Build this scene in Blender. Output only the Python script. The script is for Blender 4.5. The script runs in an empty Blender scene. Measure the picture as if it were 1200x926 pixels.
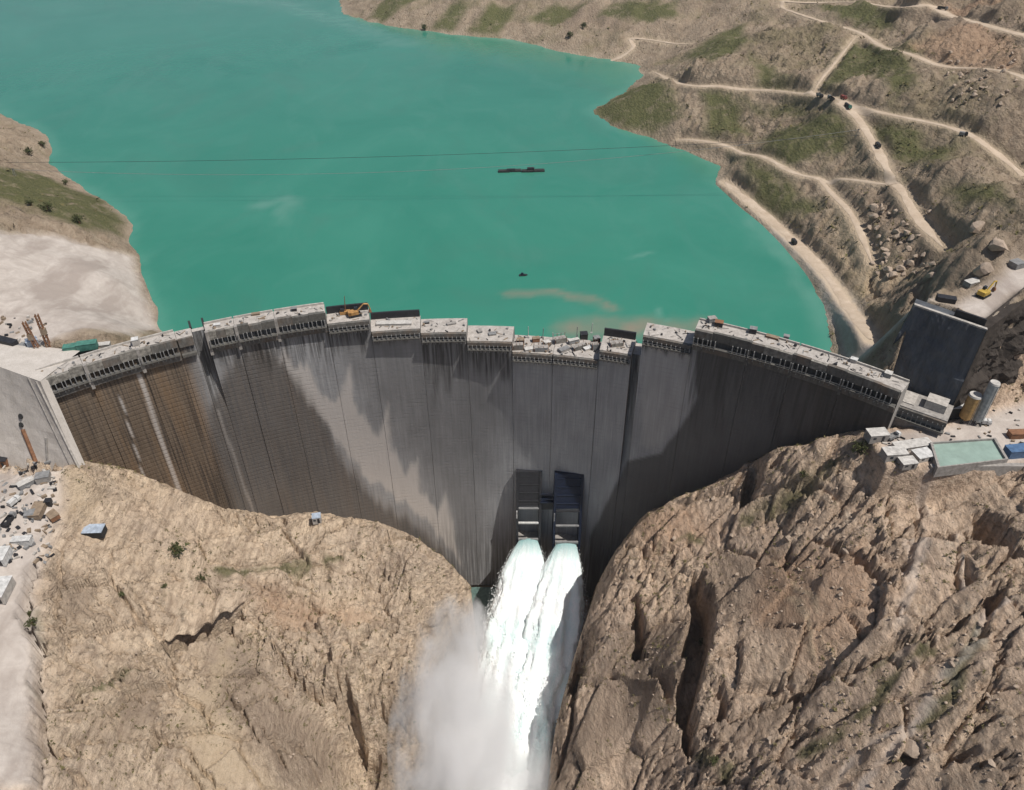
import bpy, math, random
import numpy as np
random.seed(7)
S = bpy.context.scene
COL = S.collection
# ------------------------------------------------------------------ camera, sky, sun, exposure
F, TH, CZ = 906.0, math.radians(38.0), 215.0        # focal length in photo pixels, pitch, height above crest
cam = bpy.data.cameras.new('camera')
cam.sensor_width = 36.0
cam.lens = 36.0 * F / 1200.0
cam.clip_start = 1.0
cam.clip_end = 20000.0
cam_o = bpy.data.objects.new('camera', cam)
COL.objects.link(cam_o)
cam_o.location = (0, 0, CZ)
cam_o.rotation_euler = (math.pi / 2 - TH, 0, 0)
S.camera = cam_o
SUN_EL, SUN_AZ = math.radians(63.0), math.radians(117.0)   # azimuth clockwise from +Y (upstream)
W = bpy.data.worlds.new('World')
S.world = W
W.use_nodes = True
nt = W.node_tree
bg = nt.nodes['Background']
sky = nt.nodes.new('ShaderNodeTexSky')
sky.sky_type = 'NISHITA'
sky.sun_disc = False
sky.sun_elevation = SUN_EL
sky.sun_rotation = SUN_AZ
sky.dust_density = 2.0
nt.links.new(sky.outputs[0], bg.inputs[0])
bg.inputs[1].default_value = 0.07
sd = bpy.data.lights.new('sun', 'SUN')
sd.energy = 4.4
sd.angle = math.radians(0.5)
sd.color = (1.0, 0.95, 0.88)
so = bpy.data.objects.new('sun', sd)
COL.objects.link(so)
so.location = (300, 0, 500)
so.rotation_euler = (math.pi / 2 - SUN_EL, 0, math.pi - SUN_AZ)
S.view_settings.view_transform = 'Standard'
S.view_settings.look = 'None'
S.view_settings.exposure = 0.0
S.view_settings.gamma = 1.0
S.view_settings.use_curve_mapping = False
S.cycles.volume_bounces = 12
S.cycles.max_bounces = 14
S.cycles.volume_step_rate = 2.0

# ------------------------------------------------------------------ maths helpers
def un(px, py, z):
    px = np.asarray(px, float); py = np.asarray(py, float)
    u = (px - 600) / F; v = (463 - py) / F
    dy = math.cos(TH) + v * math.sin(TH); dz = -math.sin(TH) + v * math.cos(TH)
    t = (z - CZ) / dz
    return np.stack([t * u, t * dy, z + 0 * t], -1)
def proj(P):
    d = np.asarray(P, float) - np.array([0, 0, CZ])
    dep = d[..., 1] * math.cos(TH) - d[..., 2] * math.sin(TH)
    up = d[..., 1] * math.sin(TH) + d[..., 2] * math.cos(TH)
    return np.stack([600 + F * d[..., 0] / dep, 463 - F * up / dep], -1)
def sst(a, b, x):
    t = np.clip((x - a) / (b - a), 0, 1)
    return t * t * (3 - 2 * t)
def hsh(ix, iy, s=0):
    h = (ix.astype(np.int64) * 374761393 + iy.astype(np.int64) * 668265263 + s * 2147483647 + 1013904223) & 0xffffffff
    h = ((h ^ (h >> 13)) * 1274126177) & 0xffffffff
    h = ((h ^ (h >> 16)) * 2246822519) & 0xffffffff
    return ((h ^ (h >> 15)) & 0xffffff) / float(0xffffff)
def vn(x, y, s=0):
    ix = np.floor(x); iy = np.floor(y)
    fx = x - ix; fy = y - iy
    fx = fx * fx * fx * (fx * (fx * 6 - 15) + 10); fy = fy * fy * fy * (fy * (fy * 6 - 15) + 10)
    a = hsh(ix, iy, s); b = hsh(ix + 1, iy, s); c = hsh(ix, iy + 1, s); d = hsh(ix + 1, iy + 1, s)
    return (a + (b - a) * fx) * (1 - fy) + (c + (d - c) * fx) * fy
def fbm(x, y, o=4, s=0, g=0.5):
    r = 0; a = 1; t = 0
    for k in range(o):
        r = r + a * (vn(x, y, s + k * 17) - 0.5) * 2; t += a; a *= g
        x, y = x * 1.62 + y * 1.2 + 3.1, y * 1.62 - x * 1.2 + 7.7
    return r / t
def ridged(x, y, o=4, s=0):
    r = 0; a = 1; t = 0
    for k in range(o):
        r = r + a * (1 - np.abs(vn(x, y, s + k * 17) * 2 - 1)); t += a; a *= 0.5
        x, y = x * 1.62 + y * 1.2 + 3.1, y * 1.62 - x * 1.2 + 7.7
    return r / t
def voro(x, y, s=0):
    ix = np.floor(x); iy = np.floor(y)
    f1 = np.full(x.shape, 9.0); f2 = np.full(x.shape, 9.0); idv = np.zeros(x.shape); dx1 = np.zeros(x.shape); dy1 = np.zeros(x.shape)
    for a in (-1, 0, 1):
        for b in (-1, 0, 1):
            cx = ix + a; cy = iy + b
            qx = cx + hsh(cx, cy, s); qy = cy + hsh(cx, cy, s + 5)
            d = np.hypot(x - qx, y - qy)
            m = d < f1
            f2 = np.where(m, f1, np.minimum(f2, d))
            idv = np.where(m, hsh(cx, cy, s + 9), idv)
            dx1 = np.where(m, x - qx, dx1); dy1 = np.where(m, y - qy, dy1)
            f1 = np.where(m, d, f1)
    return f1, f2, idv, dx1, dy1
def rbf(pts, c=9.0):
    P = np.array(pts, float)
    xy = P[:, :2]; n = len(P)
    K = np.sqrt(((xy[:, None] - xy[None]) ** 2).sum(-1) + c * c)
    A = np.zeros((n + 3, n + 3)); A[:n, :n] = -K + np.eye(n) * -0.6
    A[:n, n] = 1; A[:n, n + 1:] = xy; A[n, :n] = 1; A[n + 1:, :n] = xy.T
    sol = np.linalg.solve(A, np.r_[P[:, 2], 0, 0, 0])
    w = sol[:n]; t = sol[n:]
    def f(x, y):
        sh = x.shape; x = x.ravel(); y = y.ravel(); out = t[0] + t[1] * x + t[2] * y
        for k in range(n):
            out = out - w[k] * np.sqrt((x - xy[k, 0]) ** 2 + (y - xy[k, 1]) ** 2 + c * c)
        return out.reshape(sh)
    return f
def inpoly(x, y, poly):
    r = np.zeros(x.shape, bool); n = len(poly)
    for i in range(n):
        x0, y0 = poly[i]; x1, y1 = poly[(i + 1) % n]
        if y0 == y1: continue
        c = ((y0 > y) != (y1 > y)) & (x < (x1 - x0) * (y - y0) / (y1 - y0) + x0)
        r ^= c
    return r
def pldist(x, y, pl, closed=False):
    d = np.full(x.shape, 1e9); tt = np.zeros(x.shape); n = len(pl)
    L = 0
    for i in range(n if closed else n - 1):
        ax, ay = pl[i][:2]; bx, by = pl[(i + 1) % n][:2]
        l2 = (bx - ax) ** 2 + (by - ay) ** 2 + 1e-9
        t = np.clip(((x - ax) * (bx - ax) + (y - ay) * (by - ay)) / l2, 0, 1)
        q = np.hypot(x - ax - t * (bx - ax), y - ay - t * (by - ay))
        m = q < d
        d = np.where(m, q, d); tt = np.where(m, L + t * math.sqrt(l2), tt)
        L += math.sqrt(l2)
    return d, tt / max(L, 1e-9)

# ------------------------------------------------------------------ terrain: control points (photo x, photo y, height) placed by the photograph's own view
WATER = -42.0
Dp = [(-60,560,-40),(-20,545,-44),(40,548,-43),(95,545,-42),(150,557,-60),(210,580,-78),(265,601,-96),(320,611,-105),(375,607,-106),(440,617,-113),
 (490,638,-124),(530,668,-138),(552,690,-150),(30,640,-48),(110,625,-60),(200,650,-82),(60,740,-62),(150,740,-80),(250,700,-98),(250,760,-105),
 (350,720,-118),(450,700,-130),(502,745,-150),(20,800,-62),(100,850,-80),(200,850,-100),(300,850,-118),(400,800,-140),(440,850,-165),(500,835,-178),
 (420,885,-180),(30,926,-66),(200,926,-108),(330,926,-130),(430,926,-190),(-80,700,-40),(-80,900,-50),
 (690,720,-150),(700,690,-148),(720,652,-130),(760,607,-108),(830,578,-88),(880,545,-68),(905,530,-55),(960,518,-38),(1010,507,-26),(1060,502,-22),
 (1110,505,-22),(1190,480,-19),(1260,470,-15),(678,790,-165),(655,850,-185),(645,926,-200),(815,760,-100),(760,700,-125),(740,800,-140),(730,880,-160),
 (760,926,-160),(830,640,-98),(900,600,-70),(1000,600,-45),(1100,560,-30),(1190,560,-22),(900,700,-80),(1000,700,-52),(1100,680,-38),(1190,650,-26),
 (900,820,-95),(1000,800,-68),(1100,780,-48),(1190,760,-35),(900,926,-105),(1000,926,-80),(1100,926,-62),(1190,926,-45),(815,926,-135),
 (1100,535,-23),(1180,520,-20),(1040,530,-25),(1150,455,-21),(1090,470,-20),(1190,452,-22),(1245,440,-22),(1150,430,-22)]
AX, AY, R = -25.3, 44.3, 309.5
Dw = [(-100,332,-140),(-60,347,-170),(-20,350,-205),(-150,318,-92),(-190,302,-52),(0,352,-236),(0,300,-236),(0,250,-237),(-5,200,-238),(-8,150,-240),
 (-8,90,-243),(-30,300,-225),(-28,250,-228),(22,300,-228),(20,250,-234),(12,200,-237),(8,150,-239),(8,90,-243),(120,314,-88),(90,326,-118),(60,337,-165),(35,342,-215),
 (150,296,-48),(-330,200,-15),(-330,320,-5),(330,250,5),(330,320,-12),(300,150,-10),(250,90,-25),(-160,80,-85),(-60,80,-160),(70,80,-150),(-330,90,-40),(150,70,-70),(-30,120,-225)]
for _x, _z in ((-160,-92),(-130,-118),(-100,-148),(-60,-185),(-20,-222),(20,-232),(60,-185),(90,-140),(120,-108)):
    _y = AY + math.sqrt((R + 32) ** 2 - (_x - AX) ** 2); Dw.append((_x * 1.08, _y, _z - 8)); Dw.append((_x * 1.14, _y + 25, _z - 12))
D = rbf([tuple(un(a, b, c)) for a, b, c in Dp] + Dw)
shoreL = [(0,135),(40,152),(60,175),(58,190),(72,205),(105,228),(146,252),(152,285),(165,320),(178,350),(187,385)]
shoreR = [(397,0),(400,17),(450,30),(520,40),(600,47),(665,63),(745,76),(750,90),(733,106),(692,130),(715,148),(760,162),(805,178),(845,195),(838,212),(860,235),(905,270),(945,318),(965,360),(975,398)]
Up = [(a, b, WATER) for a, b in shoreL]
Up += [(a, b, -54) for a, b in [(235,380),(205,330),(192,290),(190,250),(140,215),(115,190),(95,160),(40,125),(0,110)]]
Up += [(a, b, -80) for a, b in [(400,300),(600,300),(800,330),(300,200),(600,200),(500,100),(300,100),(150,60),(600,120),(700,250),(250,0),(100,10)]]
Up += [(0,150,-32),(30,165,-30),(30,185,-29),(0,200,-12),(60,215,-30),(0,240,2),(60,245,-10),(110,257,-25),(125,278,-28),(60,282,-10),(0,275,4),(0,320,3),(60,320,-8),(120,320,-20),(155,340,-32),(0,370,2),
 (60,370,-2),(120,380,-8),(160,388,-22),(100,410,-1),(40,420,-1),(0,410,0),(-60,400,5),(-80,250,22),(-90,150,10)]
Uw = [(-900,2100,-70),(-300,2100,-70),(-900,900,10),(-900,400,90),(-420,300,25),(-500,1300,-80),(-1300,1700,60),(-150,330,-75),(0,365,-80),(100,345,-75),(-80,360,-80)]
UL = rbf([tuple(un(a, b, c)) for a, b, c in Up] + Uw, 12.0)
SR = [(-520, 2300), (-400, 1800)] + [tuple(un(a, b, WATER)[:2]) for a, b in shoreR] + [(186, 352), (170, 330), (158, 312)]
SRP = SR + [(158, 0), (3000, 0), (3000, 4000), (-520, 4000)]
NOSE = [tuple(un(a, b, c)) for a, b, c in [(1077,357,25),(1155,381,26),(1130,342,26),(1195,330,32),(1150,300,29),(1195,275,34),(1110,300,20)]] + [(181, 290, -4), (176, 312, -22), (300, 330, 34), (330, 370, 40)]
def URb(x, y):
    d = pldist(x, y, SR)[0]; ins = inpoly(x, y, SRP)
    n = fbm(x / 70, y / 70, 3, 101)
    k = 1 + .35 * n
    far = sst(700, 950, y)
    g = (.62 - .25 * far) * np.minimum(d, 90) * k + .30 * np.maximum(d - 90, 0) * (1 + .3 * n)
    g = g * sst(-2, 12, d) + 0.0
    return np.where(ins, WATER + g, WATER - .3 * np.minimum(d, 90) - 1)
_nx = np.array([[p[0], p[1]] for p in NOSE]); _nr = np.array([p[2] for p in NOSE]) - URb(_nx[:, 0], _nx[:, 1])
NS = 19.0
_nw = np.linalg.solve(np.exp(-((_nx[:, None] - _nx[None]) ** 2).sum(-1) / (2 * NS * NS)) + np.eye(len(_nx)) * .05, _nr)
def U(x, y):
    r = URb(x, y)
    for (a, b), w in zip(_nx, _nw): r = r + w * np.exp(-((x - a) ** 2 + (y - b) ** 2) / (2 * NS * NS))
    l = UL(x, y)
    return np.where(x < -150, np.maximum(r, np.where(y < 1500, l, -80)), r)
# the dam's plan: an arc of radius R about (AX, AY)
def u_ret(h): return 6.0 * (1 - np.cos(2 * math.pi * np.minimum(h, 300) / 300.0))      # the downstream face draws back below the crest
_bx = [-400,-330,-272,-240,-222,-208]; _by = [350,335,318,314,312,312]
_ax = np.linspace(-196, 165, 40); _ay = AY + np.sqrt((R + 17 + 26 * sst(185, 130, np.abs(_ax + 12))) ** 2 - (_ax - AX) ** 2)
_cx = [178,186,192,213,224,245,300,400]; _cy = [288,305,312,294,301,312,336,370]
BX = np.r_[_bx, _ax, _cx]; BY = np.r_[_by, _ay, _cy]
def bound(x): return np.interp(x, BX, BY)
def Hbase(x, y):
    d = y - bound(x) + fbm(x / 9, y / 9, 3, 77) * 1.5 * (x > 182) + fbm(x / 30, y / 30, 3, 78) * 3 * (x > 215)
    k = sst(-2.0, 2.0, d)
    return D(x, y) * (1 - k) + U(x, y) * k, d
def marcher(fn):
    def f(px, py):
        u = (px - 600) / F; v = (463 - py) / F
        dy = math.cos(TH) + v * math.sin(TH); dz = -math.sin(TH) + v * math.cos(TH)
        t = np.exp(np.linspace(math.log(90 / math.hypot(dy, dz)), math.log(2600.0), 1500))
        z = CZ + t * dz
        h = fn(t * u, t * dy)
        b = np.nonzero(z < h)[0]
        if len(b) == 0: return np.array([t[-1] * u, t[-1] * dy, h[-1]])
        i = max(b[0], 1)
        a = (z[i - 1] - h[i - 1]); c = (h[i] - z[i])
        tt = t[i - 1] + (t[i] - t[i - 1]) * a / (a + c + 1e-9)
        x, y = tt * u, tt * dy
        return np.array([x, y, float(fn(np.array([x]), np.array([y]))[0])])
    return f
base_at = marcher(lambda x, y: Hbase(x, y)[0])
def world_poly(pl): return [tuple(base_at(a, b)[:2]) for a, b in pl]
# roads: centre line in the photograph, half width in metres
ROADS = [
 ('winding', [(765,85),(800,93),(850,100),(900,105),(960,112),(1000,122),(1060,135),(1110,148),(1150,165),(1175,185),(1200,207)], 3.6, 'long pale dirt road crossing the grassy hillside above the lake'),
 ('upper', [(925,1),(916,6),(925,13),(960,22),(1010,38),(1050,55),(1090,75),(1130,85),(1205,93)], 3.4, 'dirt road looping down from the top edge past the green slope'),
 ('top', [(918,1),(1000,2),(1060,5),(1100,12),(1150,26),(1205,43)], 5.0, 'pale dirt road along the top right corner'),
 ('steep', [(985,121),(1010,145),(1028,172),(1050,215),(1075,258),(1105,290)], 4.0, 'straight grey road running steeply down from the truck junction'),
 ('shore', [(795,164),(850,170),(880,182),(920,198),(960,210),(1000,211),(1048,216)], 3.2, 'dirt road along the slope just above the lake shore'),
 ('spur', [(962,211),(985,235),(1005,265),(1022,310)], 2.8, 'pale earth spur dropping from the lower road to the shore'),
 ('strand', [(850,214),(872,231),(908,263),(945,296),(975,330),(1000,368),(1020,398)], 4.2, 'wide pale track along the waterline to the right end of the dam'),
 ('far', [(690,78),(725,68),(742,55),(740,45),(770,48),(812,51)], 4.0, 'pale track turning round the head of the bay'),
 ('path', [(953,109),(975,80),(1003,43)], 1.8, 'narrow footpath cutting straight up the green slope'),
]
road_w = [world_poly(r[1]) for r in ROADS]
def smooth_pl(P, n=6):
    P = np.array(P, float)
    out = []
    for i in range(len(P) - 1):
        p0 = P[max(i - 1, 0)]; p1 = P[i]; p2 = P[i + 1]; p3 = P[min(i + 2, len(P) - 1)]
        for k in range(n):
            t = k / n
            out.append(0.5 * (2 * p1 + (p2 - p0) * t + (2 * p0 - 5 * p1 + 4 * p2 - p3) * t * t + (3 * p1 - p0 - 3 * p2 + p3) * t ** 3))
    out.append(P[-1])
    return np.array(out)
road_s = []
for pl in road_w:
    s = smooth_pl(pl)
    z = Hbase(s[:, 0], s[:, 1])[0]
    for _ in range(6): z[1:-1] = (z[:-2] + z[1:-1] + z[2:]) / 3
    road_s.append(np.c_[s, z])
# fissures in the rock: photo line, width, depth (metres)
CRACKS = [
 ([(818,672),(824,700),(820,740),(812,780),(806,830),(810,872)], 5.5, 30), ([(846,800),(850,835)], 2.5, 9),
 ([(955,625),(985,640),(1010,657),(1045,685)], 2.2, 8), ([(1010,657),(1050,635),(1080,622),(1110,625)], 1.6, 6),
 ([(855,838),(910,815),(960,792),(1010,778),(1060,752),(1110,738),(1150,708)], 1.8, 8), ([(900,730),(960,735),(1005,700),(1060,715),(1100,735)], 1.0, 3),
 ([(690,745),(682,775),(672,800)], 5.5, 22), ([(672,800),(672,840),(662,870),(655,905)], 2.0, 10), ([(745,700),(752,725),(748,755),(757,768)], 3.6, 18), ([(765,785),(785,805),(800,822)], 2.2, 8),
 ([(1150,600),(1165,625),(1190,640)], 6, 14), ([(1172,685),(1160,710)], 3, 10), ([(1085,770),(1140,765)], 1.0, 2), ([(880,545),(882,565),(868,590)], 4, 16), ([(920,528),(905,545)], 2, 8),
 ([(735,640),(725,660)], 3, 10), ([(1060,560),(1082,590),(1070,640),(1050,690)], 1.5, 3), ([(720,640),(760,650),(800,640)], 1.5, 5), ([(1118,620),(1125,690)], 1.2, 4),
 ([(930,870),(960,850)], 1.5, 6), ([(1110,900),(1140,880)], 2.5, 8), ([(1065,870),(1068,890)], 2.5, 6),
 ([(42,655),(32,690),(28,720),(42,750),(42,800),(45,835),(50,926)], 2.4, 9), ([(45,836),(75,826),(110,805),(140,790),(178,778)], 1.8, 7), ([(48,870),(75,888)], 1.6, 6),
 ([(194,757),(212,743),(232,731),(258,724),(278,718)], 5.5, 13), ([(320,758),(340,790),(365,812),(392,818)], 1.6, 7), ([(322,768),(350,765)], 1.0, 4), ([(183,856),(170,895)], 1.6, 8),
 ([(400,790),(410,820),(415,860),(425,880)], 3.8, 14), ([(425,745),(465,735)], 1.8, 6), ([(430,815),(475,850)], 2, 8), ([(290,690),(340,700)], 1.5, 4),([(70,640),(65,700),(72,735)],2.0,4),([(205,885),(235,926)],1.2,3),([(255,920),(215,870)],1.0,3),
 ([(1020,320),(1030,345)],2.5,4),([(1080,330),(1088,350)],2.5,5),
]
_r = random.Random(11)
for _ in range(34):
    a0, b0 = _r.uniform(70, 490), _r.uniform(650, 915); l0 = _r.uniform(14, 46); g0 = _r.choice((.85, .85, -.5, 1.6)) + _r.uniform(-.2, .2)
    CRACKS.append(([(a0, b0), (a0 + l0 * .5, b0 + l0 * .5 * g0 + _r.uniform(-4, 4)), (a0 + l0, b0 + l0 * g0)], _r.uniform(.9, 1.7), _r.uniform(1.6, 4)))
for _ in range(30):
    a0, b0 = _r.uniform(740, 1180), _r.uniform(600, 920); l0 = _r.uniform(14, 50); g0 = _r.choice((-.45, -.6, .7, -2.0)) + _r.uniform(-.15, .15)
    CRACKS.append(([(a0, b0), (a0 + l0 * .5, b0 + l0 * .5 * g0 + _r.uniform(-4, 4)), (a0 + l0, b0 + l0 * g0)], _r.uniform(.7, 1.3), _r.uniform(2.5, 5)))
crack_w = [(world_poly(a), w, d) for a, w, d in CRACKS]
POL = {
 'grass': [[(692,132),(740,102),(790,112),(800,140),(760,156),(712,146)], [(800,70),(840,42),(872,30),(876,48),(832,74)], [(962,105),(985,70),(1003,48),(1035,55),(1068,75),(1075,100),(1045,120),(1020,88),(985,100)],
   [(890,165),(940,140),(1000,140),(992,178),(930,195),(905,190)], [(862,190),(920,213),(965,245),(942,258),(890,235)], [(-60,190),(0,195),(50,207),(110,232),(148,257),(148,276),(90,268),(30,240),(-60,225)],
   [(432,22),(455,-5),(500,-5),(447,27)], [(550,38),(575,5),(605,5),(583,42)], [(940,10),(1035,10),(1050,35),(980,20)], [(820,110),(860,110),(880,160),(830,160)], [(880,600),(930,560),(965,540),(970,552),(935,580)],
   [(880,60),(930,100),(950,108),(890,100)],[(1080,60),(1000,45),(1070,70)], [(700,20),(760,30),(800,20),(790,5),(720,5)], [(1010,140),(1060,150),(1120,175),(1110,190),(1050,180)], [(1110,215),(1180,225),(1180,245),(1120,240)], [(860,118),(930,122),(960,130),(900,135)], [(620,20),(650,5),(690,5),(650,30)], [(505,35),(530,5),(550,5),(530,40)]],
 'pale': [[(-60,262),(60,276),(120,292),(156,300),(186,388),(160,398),(60,440),(-60,440)], [(-60,535),(72,545),(66,590),(55,640),(38,700),(45,800),(45,930),(-60,930)], [(1022,512),(1110,498),(1200,468),(1260,470),(1260,520),(1180,545),(1100,548),(1040,548)],
   [(1078,356),(1130,335),(1200,298),(1260,290),(1260,335),(1195,335),(1155,382)], [(838,212),(862,222),(912,262),(962,300),(1000,348),(1060,432),(1010,425),(985,402),(962,340),(900,268)]],
 'sand': [[(62,552),(95,550),(110,575),(100,600),(70,590)], [(215,800),(260,830),(330,926),(230,930)], [(985,235),(1005,262),(1030,312),(1050,330),(1015,345),(990,300),(970,260)]],
 'dark': [[(235,745),(270,740),(330,800),(400,870),(400,926),(345,926),(290,850),(240,825)], [(740,160),(800,170),(790,178),(735,165)], [(695,140),(740,158),(735,165),(700,150)], [(1010,225),(1040,225),(1065,280),(1050,290),(1020,260)], [(1065,275),(1095,275),(1110,305),(1080,320)],
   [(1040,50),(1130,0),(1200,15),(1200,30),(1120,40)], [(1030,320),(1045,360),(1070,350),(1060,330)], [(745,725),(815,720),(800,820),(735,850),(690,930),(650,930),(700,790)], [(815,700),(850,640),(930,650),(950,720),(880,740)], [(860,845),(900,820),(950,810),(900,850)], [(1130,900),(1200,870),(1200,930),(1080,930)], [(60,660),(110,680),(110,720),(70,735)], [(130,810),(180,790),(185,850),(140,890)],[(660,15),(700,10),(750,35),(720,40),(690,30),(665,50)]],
 'red': [[(1100,0),(1180,0),(1160,10),(1100,8)], [(1040,60),(1120,30),(1190,45),(1195,90),(1110,80)], [(720,620),(800,590),(850,620),(760,650)], [(900,640),(1000,640),(1040,700),(960,780),(880,720)], [(290,690),(380,700),(440,730),(330,740)]],
 'slab': [[(830,650),(900,625),(990,650),(1060,700),(1055,735),(1000,770),(880,815),(850,790),(880,720)], [(695,760),(740,720),(800,740),(800,830),(700,930),(660,930),(670,850)], [(860,838),(950,800),(1040,770),(1060,790),(960,850),(880,880)], [(1085,620),(1130,640),(1150,690),(1100,720),(1070,690)], [(232,745),(270,740),(330,800),(400,870),(400,930),(340,930),(280,850)], [(80,860),(180,800),(190,850),(160,910),(80,910)], [(215,800),(260,830),(330,926),(230,930)]],
}
pol_w = {k: [world_poly(p) for p in v if len(p) > 2 and p[0][0] > -60.5 and p[0] != (-1, -1)] for k, v in POL.items()}
WALLQ = None
RLX = [-150, 60, 95, 150, 210, 265, 320, 375, 440, 490, 530, 552, 559, 566, 641, 650, 668, 682, 692, 700, 722, 760, 830, 880, 905, 960, 1012, 1030, 1040]
RLY = [541, 543, 545, 557, 580, 601, 611, 607, 617, 638, 668, 693, 770, 935, 935, 860, 790, 745, 715, 690, 652, 605, 577, 546, 530, 518, 506, 480, 300]
def cap(x, y, h, near, tol):
    s = near & (y > 150) & (x < 200)
    if not s.any(): return h
    X = x[s]; Y = y[s]; Z = h[s].copy()
    j = (2.0 + 7.0 * fbm(X / 10, Y / 10, 4, 111, .6) + 5.0 * np.abs(fbm(X / 24, Y / 24, 2, 113))) * tol
    for _ in range(4):
        P = np.stack([X, Y, Z], -1); q = proj(P); q1 = proj(P - np.array([0, 0, 1.0]))
        ex = np.interp(q[:, 0], RLX, RLY) - q[:, 1] - j
        Z -= np.clip(ex, 0, None) / np.maximum(q1[:, 1] - q[:, 1], .3)
    h = h.copy(); h[s] = np.maximum(Z, -245)
    return h
FLATS = [([(1012,508),(1060,500),(1110,492),(1205,458),(1290,448),(1290,535),(1190,551),(1095,556),(1035,550)], -22.0, 3.0, True), ([(1074,354),(1157,384),(1205,345),(1290,320),(1290,285),(1200,292),(1135,330)], 26.0, 5.0, False)]
FLATS = [([tuple(un(a, b, z)[:2]) for a, b in p], z, e, nr) for p, z, e, nr in FLATS]
LINES = [('pale', [(1088,558),(1082,600),(1072,650),(1062,700),(1050,742)], 3.4), ('pale', [(1000,926),(1060,860),(1100,805),(1190,700)], 2.2), ('pale', [(960,926),(1010,880),(1060,850)], 1.6), ('pale', [(1122,620),(1126,690)], 1.6),
 ('grass', [(1090,760),(1010,830),(950,880)], 3.2), ('grass', [(1150,742),(1080,850)], 2.6), ('grass', [(870,612),(930,575),(972,543)], 3.0), ('grass', [(100,806),(180,780)], 2.2), ('grass', [(265,672),(330,660),(400,650)], 4), ('grass', [(30,690),(34,740),(44,800)], 2.6), ('grass', [(845,640),(810,625),(780,640)], 3),
 ('grass', [(1020,790),(1060,765),(1110,745)], 2.2), ('grass', [(700,160),(690,135)], 4), ('grass', [(820,880),(850,900)], 4), ('sand', [(262,740),(250,800),(235,860),(240,926)], 5), ('sand', [(925,700),(950,760)], 2.0), ('sand', [(905,650),(960,720),(985,770)], 1.2)]
LINES = [(k, world_poly(p), w) for k, p, w in LINES]
def detail(x, y):
    """height and masks at world x, y"""
    h, d = Hbase(x, y)
    near = (d < 0)
    m = {}
    wx = fbm(x / 14, y / 14, 3, 31) * 5; wy = fbm(x / 14 + 9, y / 14, 3, 32) * 5
    for k in ('grass', 'pale', 'sand', 'dark', 'red', 'slab'):
        v = np.zeros(x.shape)
        for p in pol_w[k]:
            q = np.array(p); c = q.mean(0); r = np.hypot(*(q - c).T).max() + 40
            s = np.hypot(x - c[0], y - c[1]) < r
            if not s.any(): continue
            g = 0.45 if k == 'pale' else 1.0
            xs = x[s] + wx[s] * g; ys = y[s] + wy[s] * g
            dd = pldist(xs, ys, p, True)[0]
            e = 5.0 if k in ('pale',) else 7.0
            sd_ = np.where(inpoly(xs, ys, p), dd, -dd)
            v[s] = np.maximum(v[s], sst(-e, e, sd_))
        m[k] = v
    for k, p, w in LINES:
        q = np.array(p); c = q.mean(0); r = np.hypot(*(q - c).T).max() + w * 3 + 10
        s = np.hypot(x - c[0], y - c[1]) < r
        if not s.any(): continue
        dd = pldist(x[s] + wx[s] * 1.0, y[s] + wy[s] * 1.0, p)[0] + 2.2 * w * (vn(x[s] / 7, y[s] / 7, 97) - .45).clip(0, 1)
        m[k][s] = np.maximum(m[k][s], sst(w * 1.3, w * .3, dd) * (.5 if k == 'pale' else .85))
    rough = 1 - 0.93 * m['pale'] - 0.35 * m['sand'] * (1 - m['pale'])
    rough = np.clip(rough, 0.05, 1)
    # strata: saw-tooth ledges whose run differs on the two banks
    left = sst(25, -25, x)
    a1 = math.radians(-38); a2 = math.radians(58)
    n1 = fbm(x / 40, y / 40, 3, 5) * 7
    q1 = (x * math.sin(-a1) + y * math.cos(a1) + n1); q2 = (-x * math.sin(a2) + y * math.cos(a2) + n1 * 1.2 + h * 0.4)
    def saw(q, p):
        t = q / p - np.floor(q / p)
        return np.where(t < 0.9, t / 0.9, (1 - t) / 0.1)
    st = left * (saw(q1, 17.0) * 1.1 + saw(q1 + 4, 6.1) * 0.5 + saw(q1 + 2, 2.3) * .22) + (1 - left) * (saw(q2, 21.0) * 1.6 + saw(q2 + 3, 7.7) * 0.35)
    cmod = sst(-.35, .15, fbm(x / 22 + 5, y / 22, 3, 62))
    def facets(sx, amp, tilt, sd, crack, cw):
        ca, sa = (0.8, 0.6)
        xr = (x * ca + y * sa) / sx + wx * .012; yr = (-x * sa + y * ca) / (sx * .62) + wy * .012
        f1, f2, iv, dx, dy = voro(xr, yr, sd)
        ta = hsh(np.floor(iv * 9999), np.floor(iv * 771), 1) - .5; tb = hsh(np.floor(iv * 5555), np.floor(iv * 331), 2) - .5
        return (iv - .5) * amp + (dx * ta + dy * tb) * tilt - crack * sst(cw, 0.0, f2 - f1) * cmod
    patch = sst(-0.15, 0.35, fbm(x / 38, y / 38, 3, 61))
    big = (ridged(x / 70, y / 70, 2, 2) - 0.62) * 5.0
    slab = facets(34, 4.0, 13.0, 3, 5.5, .055)
    blk = facets(15, 2.4, 6.0, 23, 3.4, .085) * (.55 + .45 * patch)
    blk2 = facets(7.0, 1.8, 3.6, 11, 2.0, .13)
    blk3 = facets(3.2, .9, 1.9, 19, .5, .10)
    fine = fbm(x / 2.0, y / 2.0, 3, 41, .7) * 0.45
    lv = 1 + .75 * left
    sl = 1 - .78 * m['slab']
    dn = big + st * (.9 + .7 * patch) * (1 + .3 * left) * sl + slab + blk * sl + sl * (blk2 * (.25 + 1.1 * patch) + blk3 * (.3 + 1.0 * patch)) * lv + fine * (.5 + .5 * sl) - 1.0
    # ledges: the relief is cut into steps, as bedding planes break
    q = 2.6 + 1.2 * vn(x / 30, y / 30, 66); t0 = (h * .35 + dn) / q; fl = np.floor(t0); fr = t0 - fl
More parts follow.
